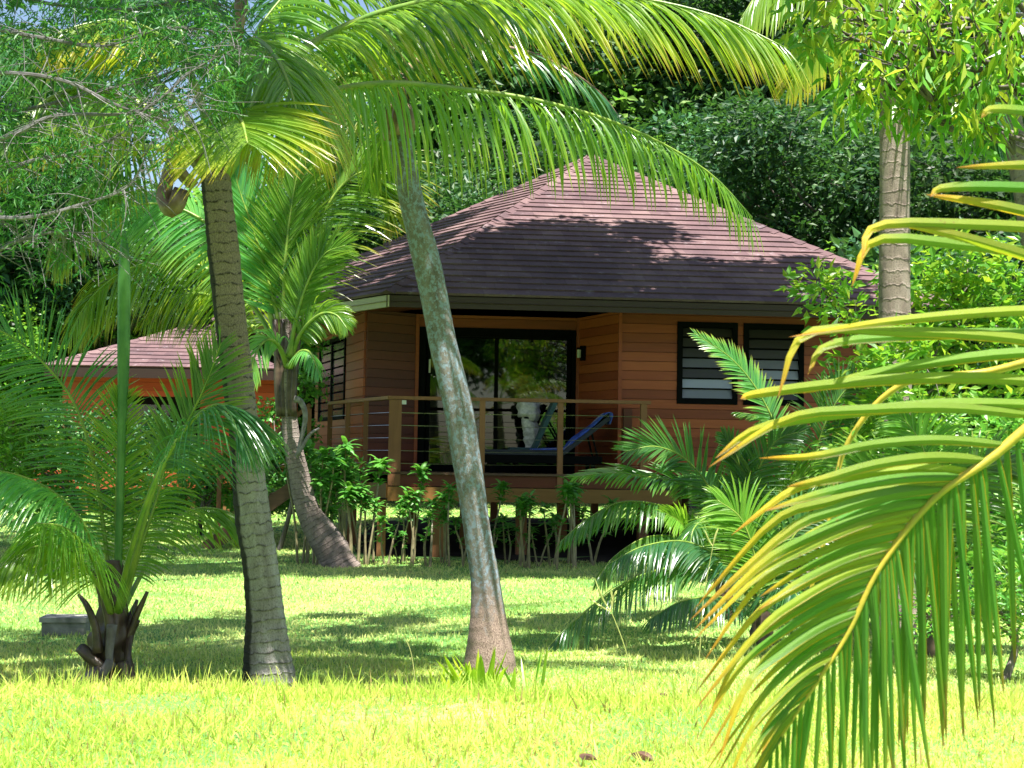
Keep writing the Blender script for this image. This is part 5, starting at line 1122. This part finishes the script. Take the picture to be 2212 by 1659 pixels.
shrub('dark bush crowding round the left front corner of the deck', base_at(720, 1190, 18.8), C_([(700, 1010, .30), (730, 1040, .30), (690, 1060, .25), (755, 1015, .25), (720, 1090, .28)], 18.9), 220, .11, 'shrub', .03)

# near leafy tree with drooping leaves, top right
broad_tree('broadleaf_tree', 'tree with long drooping light green leaves hanging into the top right corner', 'tree', base_at(2560, 1400, 9.6), C_([(1800, 45, .28), (1850, 110, .26), (1900, 150, .28), (1850, 200, .22), (1930, 90, .3), (2000, 60, .36), (2080, 110, .36), (2150, 60, .4), (2060, 210, .28), (2140, 190, .34), (2000, 190, .24), (1960, 230, .16), (2200, 150, .38), (2230, 40, .45), (1900, 10, .3), (2100, -20, .4), (1760, 0, .3), (1750, 80, .16), (2110, 270, .16), (2010, 130, .3)], 8.8, .35), .14, leaf='bright', size=.15, n=64, asp=.28, hang=1.4, yel=.38, trunk_top=P(2400, 60, 9.2), fork=.55, squash=1.1)

# wispy tree, top left: fine foliage and bare grey twigs
def wispy():
    base = base_at(-330, 1480, 7.4); t = thing('casuarina_tree', 'wispy fine leaved tree with bare grey twigs reaching in from the top left', 'tree', base)
    top = P(-300, -60, 7.0); m = MB(); p = smooth([base - A3(0, 0, .1), base * .5 + top * .5 + A3(-.1, 0, 0), top], 24); tube(m, p, np.linspace(.15, .07, 24), 10); m.build('trunk', MAT['wbark'], t, shade=True)
    m = MB(); ml = MB()
    br = [[(-280, 300), (-100, 250), (60, 235), (200, 200), (330, 170), (450, 120)], [(-280, 420), (-60, 400), (60, 350), (160, 330), (260, 290), (340, 200)], [(-280, 120), (-80, 60), (80, 80), (220, 100), (360, 60), (480, 70)], [(-280, 500), (-80, 470), (60, 470), (180, 440), (280, 400), (330, 300)],
          [(-280, 200), (-60, 160), (120, 170), (260, 230), (380, 260), (430, 200)], [(-280, 360), (0, 300), (120, 250), (300, 240), (420, 150), (520, 100)], [(-280, 60), (-60, -20), (120, 10), (280, 20), (420, 0), (540, 30)], [(-280, 560), (-80, 570), (40, 520), (140, 500), (220, 520)]]
    cl = []
    for b_ in br:
        D = rs.uniform(6.4, 7.2); s = smooth([P(x, y, 7.0 + (D - 7.0) * min(1, (x + 280) / 300)) for x, y in b_], 40); tube(m, s, np.linspace(.014, .0025, 40), 6)
        for i in range(6, 40):
            for _ in range(2):
                dr = norm(A3(rs.normal(.35, .6), rs.normal(0, .5), rs.normal(-.15, .55))); L = rs.uniform(.10, .34); e = s[i] + dr * L
                q = smooth([s[i], s[i] * .5 + e * .5 + rs.normal(0, .02, 3), e + A3(0, 0, -.03)], 6); tube(m, q, np.linspace(.0026, .0009, 6), 4, cap=False)
                if rs.rand() < .22: cl.append((q[-1], rs.uniform(.04, .10))); 
    m.build('twigs', MAT['twig'], t)
    dense = [(300, 110, .20), (340, 60, .18), (420, 60, .2), (470, 110, .17), (500, 170, .13), (430, 160, .17), (370, 140, .16), (500, 230, .10), (480, 210, .11), (390, 30, .2), (460, 20, .2), (30, 290, .16), (10, 250, .14), (50, 260, .12), (20, 30, .25), (90, 30, .22), (150, 20, .2), (220, 30, .2), (280, 20, .2), (60, 420, .16), (130, 400, .16), (200, 430, .14), (20, 400, .14), (100, 330, .14), (0, 100, .25), (60, 130, .18), (140, 120, .18), (-20, 350, .2), (0, 480, .15), (60, 470, .12)]
    for x, y, r_ in dense:
        for _ in range(6): cl.append((P(x, y, rs.uniform(6.4, 7.1)) + rs.normal(0, r_ * .45, 3), r_ * .7))
    cen = np.array([c for c, _ in cl]); ra = np.array([r_ for _, r_ in cl]); n = np.maximum(6, (ra * 300)).astype(int)
    leafcloud(ml, cen, ra, n, .05, asp=.16, hang=.8, shell=.2, squash=1.0, yel=.12); ml.build('crown', MAT['wispy'], t)
wispy()

# ---------------------------------------------------------------- background trees
def crown_proto(k, R, Hc, nl, size, leaf, squash=.75, hang=0.2):
    """A tree at the origin with lobed crown; trunk height Hc."""
    cl = []
    for i in range(k):
        a = rs.rand() * 6.28; rr = R * math.sqrt(rs.rand()) * .8; z = Hc + rs.uniform(-.55, .75) * R * (1 - .4 * rr / R)
        cl.append((math.cos(a) * rr, math.sin(a) * rr, max(.9, z), R * rs.uniform(.22, .42)))
    return broad_tree('background_tree', 'x', 'tree', (0, 0, 0), cl, .22, leaf=leaf, size=size, n=nl, trunk_top=A3(.3, .2, Hc), group='forest trees behind the bungalows', hang=hang, squash=squash)
BG = []
bgdef = [(26, 4.2, 8.2, 760, .24, 'forest'), (22, 3.6, 5.2, 800, .22, 'forest'), (24, 3.8, 6.8, 620, .25, 'forest2'), (14, 2.0, 2.3, 900, .13, 'bright'), (16, 2.6, 2.4, 1000, .20, 'forest')]
bt = [crown_proto(*d) for d in bgdef]; bk = [kids(o) for o in bt]
def Gx(px, D): return P(px, 1000, D)[0]
trees = [  # (overview x, distance, prototype, scale, label)
    (-60, 44, 0, 1.3, 'dark tall tree at the far left edge behind the second bungalow'), (110, 47, 1, 1.3, 'dark tree with open branches behind the left bungalow roof'), (210, 44, 0, .9, 'large tree rising beyond the left bungalow'), (330, 46, 2, 1.1, 'light green tree beyond the left bungalow, behind the yellow fronds'),
    (470, 46, 0, .9, 'tall dark tree behind the grey ringed palm trunk'), (560, 40, 1, 1.05, 'dark tree seen between the grey palm trunk and the curved palm'), (680, 47, 2, 1.1, 'lighter crowned tree behind the curved palm fronds'), (790, 42, 1, 1.2, 'dark dense tree just left of the leaning palm trunk'),
    (900, 46, 0, 1.1, 'tall tree behind the left slope of the bungalow roof'), (1010, 40, 1, 1.15, 'dark tree close behind the left slope of the roof'), (1130, 48, 0, 1.2, 'tall tree behind the hanging frond left of the roof peak'), (1250, 44, 1, 1.35, 'dark tree directly behind the roof peak'),
    (1370, 47, 2, 1.2, 'lighter tree just right of the roof peak'), (1480, 42, 1, 1.25, 'dense dark tree behind the right slope of the roof'), (1590, 46, 0, 1.15, 'tall dark tree above the right slope of the roof'), (1700, 41, 1, 1.25, 'dark tree with bare branches left of the right palm trunk'),
    (1830, 36, 0, .95, 'dark tree right behind the straight brown palm trunk'), (1970, 40, 1, 1.2, 'shaded tree right of the straight brown palm trunk'), (2100, 36, 0, 1.0, 'dark tall tree near the right edge'), (2240, 33, 1, 1.1, 'dark tree at the right edge'),
    (1835, 33, 3, 1.75, 'bright green small tree beside the straight brown palm trunk'), (1730, 38, 3, 1.3, 'small light green tree above the right end of the roof'), (0, 43, 3, 1.6, 'bright small tree at the left edge above the second bungalow'), (1650, 30, 4, 1.35, 'dark rounded small tree low behind the right roof slope'),
    (2000, 26, 4, 1.3, 'dark bushy tree behind the right hand shrubs'), (2150, 24, 4, 1.25, 'dark bushy tree at the right edge behind the shrubs'), (560, 45, 4, 1.2, 'dark bushy tree between the two bungalows'), (700, 44, 4, 1.3, 'dark bushy tree behind the curved palm trunk'), (830, 44, 4, 1.6, 'bushy tree low behind the left eave'),
    (-100, 43, 4, 1.5, 'dark bushy tree at the left edge beside the second bungalow'), (1000, 56, 4, 2.1, 'rounded tree at the far side of the lawn seen below the deck'), (1200, 58, 4, 2.1, 'broad tree at the far side of the lawn below the deck floor'), (1400, 56, 4, 2.0, 'far tree across the lawn behind the front wall'), (640, 56, 4, 2.0, 'far low tree between the bungalows'),
    (90, 46, 4, 2.0, 'wide low tree behind the second bungalow'), (350, 54, 4, 2.0, 'low tree beyond the second bungalow roof'), (1800, 50, 4, 2.0, 'low far tree behind the right palm'),
    (1180, 54, 0, 1.7, 'very tall tree whose crown shows over the arching fronds left of the roof peak'), (1330, 52, 0, 1.7, 'very tall tree rising above the roof peak'), (1470, 55, 0, 1.8, 'very tall tree above the tip of the top frond'), (1600, 52, 2, 1.9, 'very tall light crowned tree beside the leafy branches at the top'), (1740, 50, 0, 1.7, 'very tall tree left of the straight brown palm crown'), (900, 54, 2, 1.9, 'very tall light tree over the left roof slope')]
seen = set()
for px, D, k, s_, lb in trees:
    x = Gx(px, D); q = A3(x, D, gz(x, D) - .1)
    if k not in seen: seen.add(k); o = bt[k]; o.location = Vector(q); o.scale = (s_,) * 3; o.rotation_euler[2] = rs.rand() * 6.28; o['label'] = lb
    else: copy_tree(bt[k], bk[k], q, rs.rand() * 6.28, s_ * rs.uniform(.95, 1.05), lb)
for x, y, k, s_ in ((-7, -9, 0, 1.1), (0.5, -12, 2, 1.1), (6, -10, 1, 1.3), (-13, -4, 1, 1.2), (12, -5, 0, 1.0), (3.5, -16, 0, 1.2), (-3, -15, 1, 1.5)):
    copy_tree(bt[k], bk[k], A3(x, y, 0), rs.rand() * 6, s_, 'tree behind the viewer, mirrored in the glass door')
def far_wood():
    m = MB(); n = 90; cx = np.linspace(-48, 48, n) + rs.normal(0, .8, n); cy = rs.uniform(60, 70, n); cz = rs.uniform(.5, 11, n); cl = np.stack([cx, cy, cz], 1)
    cl = np.vstack([cl, np.stack([np.linspace(-46, 46, 60), np.full(60, 63.0), rs.uniform(.5, 4, 60)], 1), np.stack([np.linspace(-46, 46, 70), np.full(70, 66.0), rs.uniform(5, 10.5, 70)], 1)])
    leafcloud(m, cl, 2.6, 560, .55, asp=.6, shell=.3); tag(m.build('far_wood', MAT['forest']), 'dark mass of woodland far beyond the bungalows', 'woodland', kind='stuff')
far_wood()

# high spreading trees over the lawn that throw the shade on roof, deck and grass
def shade_trees():
    def up(target, Y):          # the crown point that shades a target point, at distance Y
        t_ = (Y - target[1]) / SUN[1]; return target + SUN * t_
    tl, tr, ta, tb_ = [], [], [], []
    aim = []
    for px, py, D, r_ in ((930, 600, 19.8, .7), (1010, 585, 20.3, .8), (1080, 545, 20.8, .8), (1150, 520, 21.3, .8), (1230, 500, 21.8, .75), (1310, 560, 21.2, .7), (1180, 590, 20.2, .9), (1290, 610, 20.0, .8), (1400, 520, 22.2, .55), (1420, 600, 20.3, .7), (1540, 600, 20.5, .6), (1640, 615, 20.6, .55), (1740, 600, 21, .5), (1080, 620, 19.8, .8), (1500, 635, 19.8, .6), (1620, 640, 19.8, .6), (1800, 625, 20.2, .55), (900, 640, 19.2, .6)):
        aim.append((P(px, py, D), r_, 13.6))
    for px in range(850, 2000, 55): aim.append((P(px, 645, 19.1), .5, 17.1))
    for yt in (16.7, 17.5, 18.5, 19.6):
        for x in np.arange(-7.5, 7.6, 1.0): aim.append((A3(x + rs.normal(0, .12), yt + .15 * math.sin(x * 2) + rs.normal(0, .06), 0), rs.uniform(.68, .85), yt - 2.9))
    for yt in (20.9, 22.4, 24.0, 26.0, 28.2):
        for x in np.arange(-10.5, -1.5, 1.25): aim.append((A3(x + rs.normal(0, .25), yt + rs.normal(0, .2), 0), rs.uniform(.6, .9), yt - 3.2))
    # looser sprays added to dapple the near lawn as palm crowns would
    for px, py, r_ in ((40, 1400, .40), (60, 1470, .4), (330, 1370, .40), (420, 1420, .45), (480, 1350, .38), (330, 1470, .4), (440, 1480, .4), (720, 1480, .35), (800, 1440, .35), (770, 1360, .26), (860, 1340, .26), (840, 1400, .3), (720, 1330, .22), (1150, 1350, .4), (1240, 1335, .35), (1320, 1365, .4), (1190, 1390, .4), (1440, 1410, .35), (660, 1440, .3), (900, 1480, .3)):
        g_ = G(px, py); aim.append((g_, r_, g_[1] - 2.4))
    aim = [(q, r_, (q[1] - 2.0 if q[2] > 2 else Y)) for q, r_, Y in aim if not (abs(q[0] + 2.9) < 2.1 and 17.2 < q[1] < 20.0 and q[2] < 1)]
    for q, r_, Y in aim:
        c = up(q, Y); (tb_ if c[1] > 16.5 and c[0] < -3 else ta if c[1] < 12.0 else tl if c[0] < .8 else tr).append((*c, r_))
    broad_tree('rain_tree', 'high spreading tree over the left lawn, its crown above the picture', 'tree', (-7.4, 11.5, 0), tl, .35, leaf='forest', size=.22, n=1000, trunk_top=A3(-5.5, 12, 8.5), group='high trees shading the bungalow', fork=.7, twigs=False)
    broad_tree('rain_tree', 'unseen tree added over the near lawn to dapple it, its crown above the picture', 'tree', (-5.2, 5.0, .2), ta, .25, leaf='forest', size=.18, n=420, trunk_top=A3(-4.0, 5, 6.0), group='high trees shading the bungalow', fork=.7, twigs=False)
    broad_tree('rain_tree', 'high spreading tree beside the second bungalow, its crown above the picture', 'tree', (-11.5, 19.5, 0), tb_, .35, leaf='forest', size=.24, n=420, trunk_top=A3(-10.0, 19.5, 8.5), group='high trees shading the bungalow', fork=.7, twigs=False)
    broad_tree('rain_tree', 'high spreading tree over the right lawn, its crown above the picture', 'tree', (8.2, 12.5, 0), tr, .35, leaf='forest', size=.22, n=1000, trunk_top=A3(6.2, 12.6, 8.5), group='high trees shading the bungalow', fork=.7, twigs=False)
shade_trees()

# ---------------------------------------------------------------- small things on the ground
b = G(140, 1376); t = thing('stone_block', 'small weathered concrete block on the lawn behind the young palm', 'block', (b[0], b[1], 0))
m = MB(); obox(m, b + A3(-.17, 0, -.03), A3(.30, .03, 0), A3(-.02, .22, 0), A3(0, 0, .13)); m.build('body', MAT['concrete'], t)
m = MB(); obox(m, b + A3(-.185, -.015, .102), A3(.33, .033, 0), A3(-.02, .25, 0), A3(0, 0, .035)); m.build('lid', MAT['concrete'], t)
def fern(label, px, py, D, n, L, mat='fern', w=.26):
    b = P(px, py, D); b[2] = gz(b[0], b[1]); az = np.arange(n) * 2.4; el = rs.uniform(.9, 1.45, n); d = np.stack([np.cos(az) * np.cos(el), np.sin(az) * np.cos(el), np.sin(el)], 1); sw = np.stack([-np.sin(az), np.cos(az), np.zeros(n)], 1) + A3(.6, 0, 0)
    m = MB(); leaflets(m, np.tile(b, (n, 1)) + rs.normal(0, .03, (n, 3)) * A3(1, 1, 0), d, norm(sw), L * rs.uniform(.7, 1.1, n), L * w * rs.uniform(.7, 1.1, n), .25, 6, .3, np.clip(rs.normal(.35, .3, n), 0, 1), taper0=.4); o = m.build('fern', MAT[mat]); tag(o, label, 'fern')
fern('yellow green fern growing at the foot of the leaning palm', 1035, 1490, 7.9, 17, .30, w=.17)
fern('smaller green fern tuft left of the leaning palm foot', 960, 1490, 7.85, 10, .22, w=.16)
fern('green fern tuft right of the leaning palm foot', 1130, 1490, 7.9, 7, .30, 'bright', w=.10)
def weed(label, pts, heads, D, r=.004):
    t = thing('grass_stalk', label, 'weed', base_at(pts[0][0], pts[0][1], D)); m = MB(); s = smooth(PX(pts, D), 16); tube(m, s, np.linspace(r, r * .5, 16), 5); m.build('stem', MAT['cane'], t)
    if heads:
        m = MB()
        for h in heads: q = smooth([s[-1], *PX(h, D)], 10); tube(m, q, np.interp(np.linspace(0, 1, 10), [0, .3, .8, 1], [r * .5, r * 1.3, r * 1.2, r * .3]), 5, wob=lambda L, a: 1 + .4 * np.sin(L * 600 + 3 * a))
        m.build('seed_head', MAT['cane'], t)
weed('tall grass stalk with a spreading seed head right of the leaning palm', [(1375, 1500), (1350, 1400), (1328, 1340), (1320, 1322)], [[(1300, 1290), (1285, 1250)], [(1290, 1305), (1268, 1288)], [(1325, 1290), (1333, 1275)], [(1322, 1295), (1320, 1270)]], 7.3)
weed('thin upright stalk beside the yellow tipped leaflets', [(1505, 1510), (1512, 1400), (1520, 1290), (1540, 1180)], [[(1530, 1165), (1522, 1145)], [(1545, 1160), (1552, 1140)]], 7.2, .0035)
weed('bent stalk with a small brown seed head left of the fern', [(900, 1505), (893, 1440), (885, 1400), (872, 1375)], None, 7.4, .003)
weed('short seed stalk on the bank before the young palm', [(20, 1510), (28, 1480), (38, 1440)], [[(42, 1425), (46, 1410)]], 6.5, .004)
weed('thin curved stalk at the foot of the grey palm', [(620, 1510), (615, 1480), (605, 1455)], [[(600, 1445), (596, 1438)]], 7.0, .002)
weed('pair of flowering stalks left of the grey palm foot', [(498, 1510), (497, 1480), (496, 1460)], [[(490, 1452), (486, 1446)], [(502, 1452), (508, 1448)]], 7.2, .0025)
def dry_leaf(label, px, py, s_, rot, lift=.04):
    b = G(px, py, .25); b[2] = gz(b[0], b[1]) + lift; m = MB(); d = A3(math.cos(rot), math.sin(rot), .25); sw = A3(-math.sin(rot), math.cos(rot), .55)
    leaflets(m, b[None], norm(d)[None], norm(sw)[None], np.array([s_]), np.array([s_ * .42]), .8, 7, .45, np.zeros(1), taper0=.06, curl=.9)
    tag(m.build('dry_leaf', MAT['dryleaf']), label, 'dry leaf', 'dry leaves in the grass')
dry_leaf('curled brown dry leaf in the grass at the bottom of the picture', 1365, 1640, .09, -.5)
dry_leaf('small reddish dry leaf in the grass right of centre', 1425, 1490, .05, .4)
dry_leaf('pale dry leaf lying in the bright grass near the bottom', 1250, 1645, .07, .2)
for i, o in enumerate(list(bpy.data.objects)): pass
